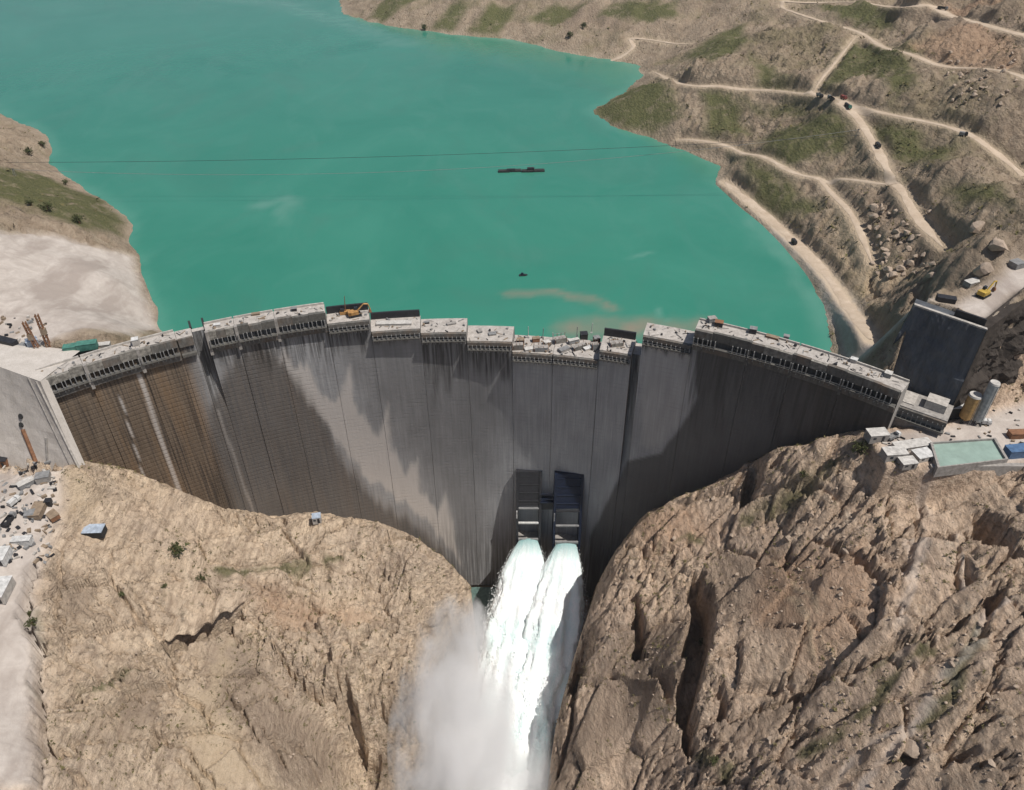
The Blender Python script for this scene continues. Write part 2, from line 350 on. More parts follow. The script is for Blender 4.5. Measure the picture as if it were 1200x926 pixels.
    dn = dn * .68 + .32 * ((fl + sst(.55, 1.0, fr)) * q - h * .35)
    # upstream banks: eroded earth with gullies running down to the lake
    gl = (ridged(x / 38 + fbm(x / 60, y / 60, 2, 8) * .6, y / 55, 4, 12) - .55) * 7 + (ridged(x / 11, y / 14, 3, 13) - .5) * 2.4 + fbm(x / 5, y / 5, 3, 14) * .8
    shore = sst(-3, 14, h - WATER)
    up = gl * 1.15 * (0.2 + 0.8 * shore) + (blk2 * 1.0 + blk3 * .9 + blk * .9 + st * .5) * shore * (1 - m['grass']) + fbm(x / 22, y / 22, 3, 15) * 1.2 * (1 - shore)
    damz = sst(26, 6, np.abs(np.hypot(x - AX, y - AY) - R - 4)) * (np.abs(x) < 215)
    k = np.where(near, rough * (1 - 0.75 * damz), rough * sst(0, 8, d))
    det = np.where(near, dn, up) * k + fbm(x / 6, y / 6, 4, 91) * .35 * (1 - rough)
    # road benches
    road = np.zeros(x.shape)
    h = h + det
    for rs, r in zip(road_s, ROADS):
        c = rs[:, :2].mean(0); rr = np.hypot(*(rs[:, :2] - c).T).max() + 20
        s = np.hypot(x - c[0], y - c[1]) < rr
        if not s.any(): continue
        dd, tt = pldist(x[s], y[s], rs)
        L = np.r_[0, np.cumsum(np.hypot(*np.diff(rs[:, :2], axis=0).T))]
        zz = np.interp(tt, L / L[-1], rs[:, 2])
        w = sst(r[2] + 6, r[2] + 1.0, dd)
        h[s] = h[s] * (1 - w) + zz * w
        road[s] = np.maximum(road[s], sst(r[2] + 4, r[2], dd + fbm(x[s] / 6, y[s] / 6, 2, 4) * 2))
    m['road'] = road
    ck = np.zeros(x.shape)
    jx = fbm(x / 5, y / 5, 4, 21, .65) * 3.0; jy = fbm(x / 5 + 40, y / 5, 4, 22, .65) * 3.0
    for p, w, dp in crack_w:
        e_ = (1.0, 1.3) if p[0][0] > 0 else (.85, 1.7); w = w * e_[0]; dp = dp * e_[1]
        q = np.array(p); c = q.mean(0); r = np.hypot(*(q - c).T).max() + w * 3 + 8
        s = np.hypot(x - c[0], y - c[1]) < r
        if not s.any(): continue
        dd, tt = pldist(x[s] + jx[s], y[s] + jy[s], p)
        ww = w * (0.35 + 0.65 * np.sin(np.clip(tt, 0.03, .97) * math.pi) ** .5) * (0.75 + .6 * vn(x[s] / 8, y[s] / 8, 6))
        v = sst(ww, ww * 0.62, dd)
        h[s] -= v * dp * (0.5 + .5 * sst(0, .12, tt) * sst(1, .88, tt))
        ck[s] = np.maximum(ck[s], v)
    m['crack'] = ck
    h = cap(x, y, h, near, 1.0)
    for p, z, e, nr in FLATS:
        s = (x > 120) & (y > 230) & (y < 400)
        if s.any():
            dd = pldist(x[s], y[s], p, True)[0]; w = np.where(inpoly(x[s], y[s], p) & (near[s] == nr), sst(0, e, dd), 0)
            h[s] = h[s] * (1 - w) + (z + .25 * fbm(x[s] / 5, y[s] / 5, 3, 112)) * w
    m['near'] = near.astype(float)
    return h, m
ground_at = marcher(lambda x, y: detail(np.asarray(x), np.asarray(y))[0])
def gz(x, y): return float(detail(np.array([float(x)]), np.array([float(y)]))[0][0])

# ------------------------------------------------------------------ material helpers
class NT:
    def __init__(s, name, rough=0.9, spec=0.2):
        s.m = bpy.data.materials.new(name); s.m.use_nodes = True
        s.t = s.m.node_tree; s.b = s.t.nodes['Principled BSDF']
        s.b.inputs['Roughness'].default_value = rough
        s.b.inputs['Specular IOR Level'].default_value = spec
    def n(s, k, **kw):
        o = s.t.nodes.new(k)
        for a, v in kw.items(): setattr(o, a, v)
        return o
    def l(s, a, b): s.t.links.new(a, b)
    def mix(s, f, a, b, bt='MIX'):
        o = s.n('ShaderNodeMix', data_type='RGBA', blend_type=bt)
        for v, i in ((f, 0), (a, 6), (b, 7)):
            if hasattr(v, 'node'): s.l(v, o.inputs[i])
            elif i == 0: o.inputs[0].default_value = v
            else: o.inputs[i].default_value = (*v, 1)
        return o.outputs[2]
    def noise(s, scale, detail=4, rough=.55, vec=None, dist=0.0):
        o = s.n('ShaderNodeTexNoise'); o.inputs['Scale'].default_value = scale; o.inputs['Detail'].default_value = detail
        o.inputs['Roughness'].default_value = rough; o.inputs['Distortion'].default_value = dist
        if vec is not None: s.l(vec, o.inputs['Vector'])
        return o.outputs['Fac']
    def ramp(s, f, a, b):
        o = s.n('ShaderNodeMapRange'); o.inputs[1].default_value = a; o.inputs[2].default_value = b
        s.l(f, o.inputs[0]); return o.outputs[0]
    def mul(s, a, b, op='MULTIPLY'):
        o = s.n('ShaderNodeMath', operation=op)
        for v, i in ((a, 0), (b, 1)):
            if hasattr(v, 'node'): s.l(v, o.inputs[i])
            else: o.inputs[i].default_value = v
        return o.outputs[0]
    def pos(s): return s.n('ShaderNodeNewGeometry').outputs['Position']
    def attr(s, n): return s.n('ShaderNodeAttribute', attribute_name=n).outputs['Fac']
    def map(s, vec, sc, rot=(0, 0, 0)):
        o = s.n('ShaderNodeMapping'); o.inputs['Scale'].default_value = sc; o.inputs['Rotation'].default_value = rot
        s.l(vec, o.inputs['Vector']); return o.outputs[0]
    def bump(s, h, st, dist=1.0):
        o = s.n('ShaderNodeBump'); o.inputs['Strength'].default_value = st; o.inputs['Distance'].default_value = dist
        s.l(h, o.inputs['Height']); s.l(o.outputs[0], s.b.inputs['Normal'])
    def col(s, c):
        if hasattr(c, 'node'): s.l(c, s.b.inputs['Base Color'])
        else: s.b.inputs['Base Color'].default_value = (*c, 1)
        return s.m
def plain(name, c, rough=.7, metal=0.0, var=.35, scale=.6, spec=.3):
    t = NT(name, rough, spec); t.b.inputs['Metallic'].default_value = metal
    f = t.ramp(t.noise(scale, 5, .6, t.pos()), .3, .7)
    return t.col(t.mix(f, tuple(v * (1 - var) for v in c), tuple(min(v * (1 + var * .6), 1) for v in c)))
M = {}
def terrain_mat():
    t = NT('rock_and_earth', 1.0, 0.1)
    p = t.pos()
    n1 = t.ramp(t.noise(.022, 5, .6, p), .35, .65); n2 = t.ramp(t.noise(.11, 6, .65, p, 1.0), .35, .68); n3 = t.ramp(t.noise(.5, 6, .7, p), .3, .72)
    rock = t.mix(n2, (.39, .305, .225), (.58, .475, .36))
    rock = t.mix(t.mul(n1, .5), rock, (.42, .34, .275))
    rock = t.mix(t.mul(t.ramp(t.noise(.06, 6, .7, p, .5), .5, .7), .65), rock, (.26, .21, .17))
    sx = t.n('ShaderNodeSeparateXYZ'); t.l(p, sx.inputs[0]); bank = t.ramp(sx.outputs['X'], -20, 20)
    rock = t.mix(bank, t.mix(1.0, rock, (1.43, 1.40, 1.35), 'MULTIPLY'), t.mix(1.0, rock, (1.40, 1.325, 1.29), 'MULTIPLY'))
    stv = t.map(p, (.9, .12, .5), (0, 0, .95))
    rock = t.mix(t.mul(t.ramp(t.noise(.5, 6, .65, stv, .4), .46, .64), .6), rock, (.24, .17, .12))
    rock = t.mix(t.mul(t.ramp(t.noise(.2, 8, .78, p, .8), .55, .63), .55), rock, (.15, .118, .09))
    rock = t.mix(t.mul(t.ramp(t.noise(.13, 7, .75, p, .6), .56, .68), .5), rock, (.66, .56, .44))
    earth = t.mix(n2, (.285, .217, .155), (.45, .36, .27))
    earth = t.mix(t.mul(n1, .6), earth, (.27, .215, .16))
    earth = t.mix(t.mul(t.ramp(t.noise(.033, 7, .72, p, .6), .52, .66), .6), earth, (.17, .13, .095))
    earth = t.mix(t.mul(t.ramp(t.noise(.019, 6, .7, p, .4), .5, .68), .5), earth, (.15, .145, .062))
    c = t.mix(t.attr('near'), earth, rock)
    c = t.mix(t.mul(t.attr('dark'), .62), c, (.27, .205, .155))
    c = t.mix(t.mul(t.attr('red'), .5), c, (.47, .30, .195))
    scr = t.ramp(t.noise(.16, 7, .75, t.map(p, (1, 1, .6))), .58, .68)      # thin scrub tufts
    scr2 = t.mul(scr, t.ramp(t.noise(.03, 3, .5, p), .46, .6))
    c = t.mix(t.mul(scr2, .6), c, (.165, .145, .075))
    c = t.mix(t.mul(t.attr('sand'), .7), c, t.mix(n3, (.53, .41, .275), (.64, .51, .36)))
    gr = t.mix(n3, (.06, .076, .025), (.138, .135, .056))
    gm = t.mul(t.attr('grass'), t.ramp(t.noise(.07, 6, .7, p), .22, .48))
    c = t.mix(t.mul(gm, .92), c, gr)
    pal = t.mix(n2, (.40, .352, .315), (.535, .485, .44)); pal = t.mix(t.mul(n3, .35), pal, (.34, .295, .26))
    pal = t.mix(t.mul(t.ramp(t.noise(.05, 4, .6, t.map(p, (1, .18, 1), (0, 0, -.5))), .46, .6), .8), pal, (.30, .255, .225))
    c = t.mix(t.attr('pale'), c, pal)
    c = t.mix(t.mul(t.attr('road'), .8), c, (.50, .40, .29))
    c = t.mix(t.mul(t.attr('damp_shade'), .4), c, (.50, .41, .32))
    gr1 = t.ramp(t.noise(2.2, 8, .8, p), .52, .64); gr2 = t.ramp(t.noise(1.1, 8, .8, p, .3), .56, .66)
    c = t.mix(t.mul(gr1, t.mul(t.mul(t.attr('pale'), -.45), .6, 'ADD')), c, t.mix(.72, c, (.13, .095, .07)))
    c = t.mix(t.mul(gr2, .35), c, t.mix(.5, c, (.75, .66, .54)))
    def vor(sc, vec):
        o = t.n('ShaderNodeTexVoronoi', feature='F1', distance='CHEBYCHEV'); o.inputs['Scale'].default_value = sc; t.l(vec, o.inputs['Vector']); return o.outputs['Distance']
    pv = t.map(p, (1, .6, 1), (0, 0, .6))
    h = t.mul(t.mul(vor(.42, pv), 1.0), t.mul(vor(1.15, pv), .45), 'ADD')
    h = t.mul(h, t.mul(t.noise(1.6, 8, .8, p), .9), 'ADD')
    ro = t.mul(t.mul(t.attr('pale'), -.8), 1.0, 'ADD')
    bp = t.n('ShaderNodeBump'); bp.inputs['Distance'].default_value = 1.3; t.l(t.mul(ro, 1.0), bp.inputs['Strength']); t.l(h, bp.inputs['Height']); t.l(bp.outputs[0], t.b.inputs['Normal'])
    return t.col(c)
M['terrain'] = terrain_mat()
def grid_mesh(name, xs, ys, mat, keep=None, dz=0):
    X, Y = np.meshgrid(xs, ys); H, m = detail(X, Y); H = H + dz
    nx, ny = len(xs), len(ys)
    idx = np.arange(nx * ny).reshape(ny, nx)
    q = np.stack([idx[:-1, :-1], idx[:-1, 1:], idx[1:, 1:], idx[1:, :-1]], -1).reshape(-1, 4)
    if keep is not None:
        kk = keep(X, Y, H)
        kq = kk[:-1, :-1] | kk[:-1, 1:] | kk[1:, 1:] | kk[1:, :-1]
        q = q[kq.ravel()]
    me = bpy.data.meshes.new(name)
    V = np.c_[X.ravel(), Y.ravel(), H.ravel()]
    used = np.unique(q); rem = np.full(nx * ny, -1); rem[used] = np.arange(len(used))
    V = V[used]; q = rem[q]
    me.vertices.add(len(V)); me.vertices.foreach_set('co', V.astype(np.float32).ravel())
    me.loops.add(q.size); me.loops.foreach_set('vertex_index', q.astype(np.int32).ravel())
    me.polygons.add(len(q)); me.polygons.foreach_set('loop_start', np.arange(0, q.size, 4, dtype=np.int32))
    me.polygons.foreach_set('loop_total', np.full(len(q), 4, np.int32))
    me.update(calc_edges=True)
    m['damp_shade'] = sst(5, 0.5, H - WATER) * (Y > bound(X)) * sst(-.1, .5, fbm(X / 25, Y / 25, 3, 19))
    for k in ('grass', 'pale', 'sand', 'dark', 'red', 'road', 'near', 'damp_shade'):
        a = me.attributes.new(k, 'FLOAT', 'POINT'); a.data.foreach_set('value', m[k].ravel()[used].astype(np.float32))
    me.materials.append(mat)
    o = bpy.data.objects.new(name, me); COL.objects.link(o); o['kind'] = 'structure'
    return o
grid_mesh('left_hillside', np.arange(-330, -3.9, .75), np.arange(84, 362, .75), M['terrain'], lambda X, Y, Z: Y < bound(X) + 5)
grid_mesh('right_hillside', np.arange(-4.5, 330, .75), np.arange(84, 420, .75), M['terrain'], lambda X, Y, Z: Y < bound(X) + 5)
grid_mesh('left_bank', np.arange(-900, -150, 2.2), np.arange(285, 1000, 2.2), M['terrain'], lambda X, Y, Z: (Y > bound(X) + 2.5) & (Z > -75))
grid_mesh('right_bank', np.arange(150, 560, 1.3), np.arange(285, 860, 1.3), M['terrain'], lambda X, Y, Z: (Y > bound(X) + 2.5) & (Z > -75))
grid_mesh('far_bank', np.arange(-420, 1000, 4.0), np.arange(560, 2100, 4.0), M['terrain'], lambda X, Y, Z: (Z > -75) & ((Y > 857) | (X > 556) | (X < 153)), -.3)
# ------------------------------------------------------------------ mesh builder
class MB:
    def __init__(s): s.v = []; s.f = []; s.mi = []
    def add(s, V, Fc, mi=0):
        b = len(s.v); s.v += [tuple(map(float, q)) for q in V]; s.f += [tuple(i + b for i in f) for f in Fc]; s.mi += [mi] * len(Fc)
    def box(s, c, d, rz=0, mi=0, taper=1.0, rx=0):
        V = []
        for k, (sx, sy, sz) in enumerate([(-1,-1,-1),(1,-1,-1),(1,1,-1),(-1,1,-1),(-1,-1,1),(1,-1,1),(1,1,1),(-1,1,1)]):
            t = taper if sz > 0 else 1
            x, y, z = sx * d[0] / 2 * t, sy * d[1] / 2 * t, sz * d[2] / 2
            y, z = y * math.cos(rx) - z * math.sin(rx), y * math.sin(rx) + z * math.cos(rx)
            V.append((c[0] + x * math.cos(rz) - y * math.sin(rz), c[1] + x * math.sin(rz) + y * math.cos(rz), c[2] + z))
        s.add(V, [(0,3,2,1),(4,5,6,7),(0,1,5,4),(1,2,6,5),(2,3,7,6),(3,0,4,7)], mi)
    def tube(s, a, b, r0, r1=None, n=8, mi=0):
        r1 = r0 if r1 is None else r1
        a = np.array(a, float); b = np.array(b, float); d = b - a; d /= np.linalg.norm(d) + 1e-9
        u = np.cross(d, (0, 0, 1) if abs(d[2]) < .9 else (1, 0, 0)); u /= np.linalg.norm(u); w = np.cross(d, u)
        V = []
        for p, r in ((a, r0), (b, r1)):
            for k in range(n):
                t = 2 * math.pi * k / n; V.append(p + r * (u * math.cos(t) + w * math.sin(t)))
        s.add(V, [(k, (k + 1) % n, n + (k + 1) % n, n + k) for k in range(n)] + [tuple(range(n - 1, -1, -1)), tuple(range(n, 2 * n))], mi)
    def prism(s, poly, z0, z1, mi=0):
        n = len(poly)
        s.add([(x, y, z0) for x, y in poly] + [(x, y, z1) for x, y in poly], [(k, (k + 1) % n, n + (k + 1) % n, n + k) for k in range(n)] + [tuple(range(n - 1, -1, -1)), tuple(range(n, 2 * n))], mi)
    def hexa(s, P, mi=0):
        s.add(P, [(0,3,2,1),(4,5,6,7),(0,1,5,4),(1,2,6,5),(2,3,7,6),(3,0,4,7)], mi)
    def mesh(s, name, mats):
        me = bpy.data.meshes.new(name); me.from_pydata(s.v, [], s.f)
        for m in (mats if isinstance(mats, (list, tuple)) else [mats]): me.materials.append(M[m] if isinstance(m, str) else m)
        me.polygons.foreach_set('material_index', s.mi); me.update()
        return me
    def build(s, name, mats, parent=None, smooth=False):
        o = bpy.data.objects.new(name, s.mesh(name, mats)); COL.objects.link(o)
        if smooth: o.data.polygons.foreach_set('use_smooth', [True] * len(s.f))
        if parent is not None: o.parent = parent
        return o
def tag(o, label, cat, group=None, kind=None):
    o['label'] = label; o['category'] = cat
    if group: o['group'] = group
    if kind: o['kind'] = kind
    return o
def thing(name, label, cat, loc=(0, 0, 0), rz=0, group=None):
    o = bpy.data.objects.new(name, None); COL.objects.link(o); o.empty_display_size = 1
    o.location = loc; o.rotation_euler = (0, 0, rz)
    return tag(o, label, cat, group)
def copy_tree(o, loc, rz, label, parent=None, scale=None):
    c = o.copy(); COL.objects.link(c)
    if parent is not None: c.parent = parent
    else:
        c.location = loc; c.rotation_euler = (0, 0, rz); c['label'] = label
        if scale: c.scale = (scale,) * 3
    for ch in list(o.children): copy_tree(ch, None, 0, None, c)
    return c
# ------------------------------------------------------------------ plain materials
for n, c, r in [('steel_dark', (.026,.026,.03), .5), ('navy', (.008,.014,.034), .6), ('steel_grey', (.22,.22,.22), .6), ('white_paint', (.56,.555,.54), .6), ('yellow', (.46,.31,.06), .6), ('orange', (.40,.22,.08), .6),
                ('rust', (.22,.11,.06), .8), ('green_paint', (.07,.20,.16), .6), ('blue_paint', (.08,.15,.27), .5), ('timber', (.25,.19,.135), .85), ('tyre', (.025,.025,.025), .9), ('glass', (.03,.04,.05), .15), ('red_paint', (.22,.06,.05), .5),
                ('pale_concrete', (.43,.40,.365), .9), ('mid_concrete', (.30,.28,.26), .9), ('formwork', (.115,.11,.10), .8), ('pale_roof', (.50,.48,.45), .6), ('blue_white', (.36,.42,.50), .6), ('dark_gap', (.03,.03,.03), .9), ('silo_ochre', (.40,.25,.10), .7), ('grey_cyl', (.34,.36,.36), .6)]:
    M[n] = plain(n, c, r)
# ------------------------------------------------------------------ roads
def road_mat():
    t = NT('dirt_track', 1.0, .1); p = t.pos()
    c = t.mix(t.ramp(t.noise(.12, 5, .65, p), .3, .7), (.40, .315, .235), (.55, .455, .36))
    c = t.mix(t.mul(t.ramp(t.noise(.6, 5, .7, p), .4, .7), .4), c, (.36, .28, .2))
    t.bump(t.noise(1.2, 5, .7, p), .4, .3)
    return t.col(c)
M['road'] = road_mat()
for rs, r in zip(road_s, ROADS):
    P = smooth_pl(rs[:, :2], 3)
    T = np.gradient(P, axis=0); T /= np.linalg.norm(T, axis=1)[:, None] + 1e-9
    N = np.c_[-T[:, 1], T[:, 0]]
    offs = np.array([-1, -.5, 0, .5, 1]) * r[2] * (1.0 if r[0] in ('strand', 'top') else .82)
    wob = .95 + .55 * fbm(P[:, 0] / 14, P[:, 1] / 14, 3, 9)
    kk_ = np.arange(len(P)); tp = np.ones(len(P))
    if r[0] in ('strand', 'winding', 'shore', 'path', 'far'): tp = np.minimum(tp, .15 + kk_ / 14)
    if r[0] in ('strand', 'steep', 'spur', 'path', 'far'): tp = np.minimum(tp, .15 + (len(P) - 1 - kk_) / 14)
    wob = wob * tp
    X = P[:, :1] + N[:, :1] * offs * wob[:, None]; Y = P[:, 1:] + N[:, 1:] * offs * wob[:, None]
    Z = detail(X, Y)[0] + np.array([.1, .38, .34, .38, .1])
    n = len(P)
    b = MB(); b.add(np.stack([X, Y, Z], -1).reshape(-1, 3), [(i * 5 + k, i * 5 + k + 1, i * 5 + k + 6, i * 5 + k + 5) for i in range(n - 1) for k in range(4)])
    o = b.build('dirt_road', 'road', smooth=True); o['kind'] = 'structure'; o['label'] = r[3]
# ------------------------------------------------------------------ lake
def water_mat():
    t = NT('lake_water', .16, .42); p = t.pos()
    c = t.mix(t.ramp(t.noise(.006, 4, .6, p, 1.0), .3, .7), (.026, .180, .124), (.042, .212, .150))
    c = t.mix(t.mul(t.ramp(t.noise(.02, 5, .6, t.map(p, (1, .5, 1), (0, 0, .5)), 1.5), .5, .75), .3), c, (.075, .235, .18))
    c = t.mix(t.mul(t.ramp(t.noise(.011, 5, .6, t.map(p, (1, .6, 1), (0, 0, -.4)), 1.2), .5, .72), .35), c, (.06, .165, .125))
    c = t.mix(t.mul(t.attr('shallow'), .2), c, (.17, .37, .29))
    c = t.mix(t.mul(t.attr('silt'), .95), c, (.235, .195, .145))
    c = t.mix(t.mul(t.attr('milky'), .6), c, (.12, .27, .215))
    h = t.mul(t.noise(.22, 5, .6, t.map(p, (1, .6, 1))), t.mul(t.noise(.03, 3, .5, p), 2.0), 'ADD')
    t.bump(h, .1, 1.0)
    return t.col(c)
M['water'] = water_mat()
def water_sheet():
    xs = np.r_[np.arange(-1500, -520, 40), np.arange(-520, 320, 4.0), np.arange(320, 1000, 40)]; ys = np.r_[np.arange(300, 1400, 4.0), np.arange(1400, 3400, 50)]
    X, Y = np.meshgrid(xs, ys)
    nx, ny = len(xs), len(ys); idx = np.arange(nx * ny).reshape(ny, nx)
    q = np.stack([idx[:-1, :-1], idx[:-1, 1:], idx[1:, 1:], idx[1:, :-1]], -1).reshape(-1, 4)
    rr = np.hypot(X - AX, Y - AY)
    kk = ((rr > R + 13) & (np.abs(X) < 205)) | ((Y > bound(X) + 1.5) & (np.abs(X) >= 180) & (rr > R + 6))
    kk = kk[:-1, :-1] & kk[1:, 1:] & kk[:-1, 1:] & kk[1:, :-1]
    q = q[kk.ravel()]
    me = bpy.data.meshes.new('lake')
    V = np.c_[X.ravel(), Y.ravel(), np.full(X.size, WATER)]
    used = np.unique(q); rem = np.full(nx * ny, -1); rem[used] = np.arange(len(used))
    me.from_pydata(V[used].tolist(), [], rem[q].tolist())
    bed = detail(X, Y)[0]
    sh = sst(-6, -.3, bed - WATER) * sst(-.6, .6, fbm(X / 30, Y / 30, 3, 71) + .35)
    px = proj(np.stack([X, Y, X * 0 + WATER], -1))
    def plume(pl, w):
        wp = [tuple(un(a, b, WATER)[:2]) for a, b in pl]; w = w * 1.25
        d, t = pldist(X + fbm(X / 14, Y / 14, 3, 73) * 7, Y + fbm(X / 14, Y / 14, 3, 74) * 7, wp)
        return sst(w, 0, d) * (.35 + .65 * vn(X / 9, Y / 9, 75))
    silt = np.maximum(np.maximum(plume([(672,386),(700,386),(740,386),(770,384),(810,382)], 15), plume([(600,345),(640,341),(680,348),(715,362)], 7.5) * .8), plume([(660,386),(700,382)],6)*.6)
    milky = np.maximum.reduce([plume([(240,-5),(330,5),(400,25),(470,50)], 34), plume([(735,300),(760,298)], 4), plume([(770,362),(785,372)], 3) , plume([(300,240),(340,235),(330,260)], 10), plume([(960,380),(930,320),(880,260)],7)*.7])
    for k, v in (('shallow', sh), ('silt', silt), ('milky', milky)):
        a = me.attributes.new(k, 'FLOAT', 'POINT'); a.data.foreach_set('value', v.ravel()[used].astype(np.float32))
    me.materials.append(M['water'])
    o = bpy.data.objects.new('lake', me); COL.objects.link(o); o['kind'] = 'structure'
water_sheet()
# ------------------------------------------------------------------ the dam
def dam_mat():
    t = NT('dam_concrete', .92, .15); p = t.pos(); uv = t.n('ShaderNodeUVMap', uv_map='face').outputs[0]
    st = t.ramp(t.noise(1.0, 5, .65, t.map(uv, (.55, .018, 1))), .3, .7)
    st2 = t.ramp(t.noise(1.0, 6, .7, t.map(uv, (1.6, .03, 1))), .35, .68)
    big = t.ramp(t.noise(1.0, 4, .6, t.map(uv, (.05, .03, 1))), .35, .65)
    c = t.mix(st, (.32, .325, .335), (.44, .445, .455)); c = t.mix(t.mul(big, .35), c, (.18, .182, .19))
    brown = t.mix(st2, (.095, .066, .042), (.25, .185, .125)); brown = t.mix(t.mul(t.ramp(t.noise(1.0, 3, .5, t.map(uv, (.12, .012, 1))), .5, .7), .6), brown, (.27, .165, .08))
    brown = t.mix(t.mul(t.ramp(t.noise(1.0, 4, .6, t.map(uv, (.9, .012, 1))), .5, .62), .8), brown, (.045, .032, .023))
    c = t.mix(t.attr('brown'), c, brown)
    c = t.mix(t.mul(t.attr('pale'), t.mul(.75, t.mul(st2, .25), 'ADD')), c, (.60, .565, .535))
    dk = t.mul(t.attr('streak_shade'), t.ramp(t.noise(1.0, 5, .65, t.map(uv, (.8, .02, 1))), .36, .56))
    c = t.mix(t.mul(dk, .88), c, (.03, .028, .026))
    c = t.mix(t.mul(t.attr('damp_shade'), .8), c, t.mix(st2, (.032, .027, .023), (.062, .054, .046)))
    c = t.mix(t.mul(st2, .25), c, (.09, .087, .085))
    w = t.n('ShaderNodeTexWave', wave_type='BANDS', bands_direction='Y', wave_profile='SIN'); w.inputs['Scale'].default_value = .105; w.inputs['Distortion'].default_value = .6; w.inputs['Detail'].default_value = 3
    t.l(uv, w.inputs['Vector'])
    ln = t.mul(t.ramp(w.outputs['Fac'], .8, 1.0), t.mul(t.mul(t.attr('brown'), .42), t.mul(t.ramp(t.noise(1.0, 3, .6, t.map(uv, (.1, .08, 1))), .45, .7), .3), 'ADD'))
    c = t.mix(t.mul(ln, .45), c, (.07, .06, .05))
    h = t.mul(t.mul(ln, -1.2), t.noise(.5, 6, .7, p), 'ADD')
    t.bump(h, .5, .35)
    return t.col(c)
M['dam'] = dam_mat()
def deck_mat():
    t = NT('crest_concrete', .95, .1); p = t.pos(); c = t.mix(t.ramp(t.noise(.35, 6, .7, p), .3, .7), (.30, .275, .25), (.50, .465, .43))
    c = t.mix(t.mul(t.ramp(t.noise(.9, 7, .75, p, .6), .52, .66), .6), c, (.17, .15, .135)); return t.col(c)
M['deck'] = deck_mat()
PB = [47, 98, 160, 207, 226, 241, 275, 322, 381, 431, 490, 545, 600, 650, 706, 745, 756, 815, 880, 932, 992, 1058]
phs = np.linspace(-.95, .95, 4000)
_pp = proj(np.stack([AX + R * np.sin(phs), AY + R * np.cos(phs), 0 * phs], -1))[:, 0]
PHI = np.interp(PB, _pp, phs)
TOPS = [0, 0, 0, -.5, -1.5, 0, 0, 0, -7, -15, -18, -24, -31, -30.5, -24, -27, -9.5, 0, 0, 0, 0]
dam = thing('arch_dam', 'tall curved concrete arch dam under construction holding back the turquoise lake', 'dam', (AX, AY + R, -240))
def dloc(o): o.parent = dam; o.matrix_parent_inverse.identity(); o.location = (-AX, -AY - R, 240); return o
def P3(phi, r, z): return (AX + r * math.sin(phi), AY + r * math.cos(phi), z)
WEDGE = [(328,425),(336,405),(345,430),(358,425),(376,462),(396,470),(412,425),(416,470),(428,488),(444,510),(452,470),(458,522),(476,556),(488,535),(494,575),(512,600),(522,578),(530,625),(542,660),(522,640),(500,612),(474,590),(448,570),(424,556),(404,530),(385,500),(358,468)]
LIT_PATCH = [(750,395),(815,395),(815,465),(795,500),(770,526),(752,522)]  # area in sun beside the painted shadow, toned paler
def face_attr(x, y, z, ztop, bi):
    q = proj(np.stack([x, y, z], -1)); px, py = q[..., 0], q[..., 1]
    jx = px + fbm(px / 14, py / 40, 3, 81) * 5; jy = py + fbm(px / 4, py / 60, 3, 82) * 9
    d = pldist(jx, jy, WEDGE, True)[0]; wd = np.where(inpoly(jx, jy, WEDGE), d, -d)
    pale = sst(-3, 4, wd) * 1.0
    d = pldist(jx, jy, LIT_PATCH, True)[0]; pd = np.where(inpoly(px, jy, LIT_PATCH), d, -d)
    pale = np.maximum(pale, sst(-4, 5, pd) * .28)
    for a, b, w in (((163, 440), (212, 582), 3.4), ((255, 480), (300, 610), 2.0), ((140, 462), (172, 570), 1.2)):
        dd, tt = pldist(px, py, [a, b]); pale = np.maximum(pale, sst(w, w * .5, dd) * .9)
    brown = sst(262, 225, px - (py - 480) * .33) * .95
    brown = np.maximum(brown, sst(80, 15, np.abs(px - 330 - (py - 500) * .3)) * sst(470, 510, py) * .55)
    brown = np.maximum(brown, sst(900, 980, px) * .5)
    dep = ztop - z
    L = [10, 6, 10, 25, 60, 26, 32, 36, 22, 10, 46, 36, 6, 5, 3, 60, 10, 70, 70, 70, 70][bi]
    streak_shade = sst(L, L * .35, dep + fbm(px / 6, py / 80, 3, 84) * L * .6) * (.95 if 17 > bi else .6)  # dark streaks under the crest; on the right-hand blocks painted shade
    streak_shade = np.maximum(streak_shade, sst(585, 670, py) * .75)  # face also darkens towards its foot
    LP = [(300,395),(350,440),(385,500),(405,545),(440,585),(500,625),(560,700),(540,720),(330,660),(250,590),(245,480),(270,430)]
    d = pldist(jx, jy, LP, True)[0]; ld = np.where(inpoly(jx, jy, LP), d, -d)
    brown = np.maximum(brown, sst(-14, 10, ld) * .5)
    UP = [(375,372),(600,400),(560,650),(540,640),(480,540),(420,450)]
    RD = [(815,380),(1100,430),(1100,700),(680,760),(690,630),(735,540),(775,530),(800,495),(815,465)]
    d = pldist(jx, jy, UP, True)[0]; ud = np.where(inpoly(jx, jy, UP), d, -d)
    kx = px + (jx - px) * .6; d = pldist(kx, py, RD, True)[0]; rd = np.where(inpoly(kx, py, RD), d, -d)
    damp_shade = sst(-1.5, 3, rd) * (.92 if bi >= 14 else .8)  # shadow over the right part of the face, painted into the colour
    damp_shade = np.maximum(damp_shade, sst(-4, 8, ld) * .6); damp_shade = np.maximum(damp_shade, sst(-25, 25, ud) * .42 * (1 - pale))  # face toned darker on both sides of the pale wedge
    return pale * (1 - .5 * streak_shade * (pale < .3)), brown, streak_shade, damp_shade
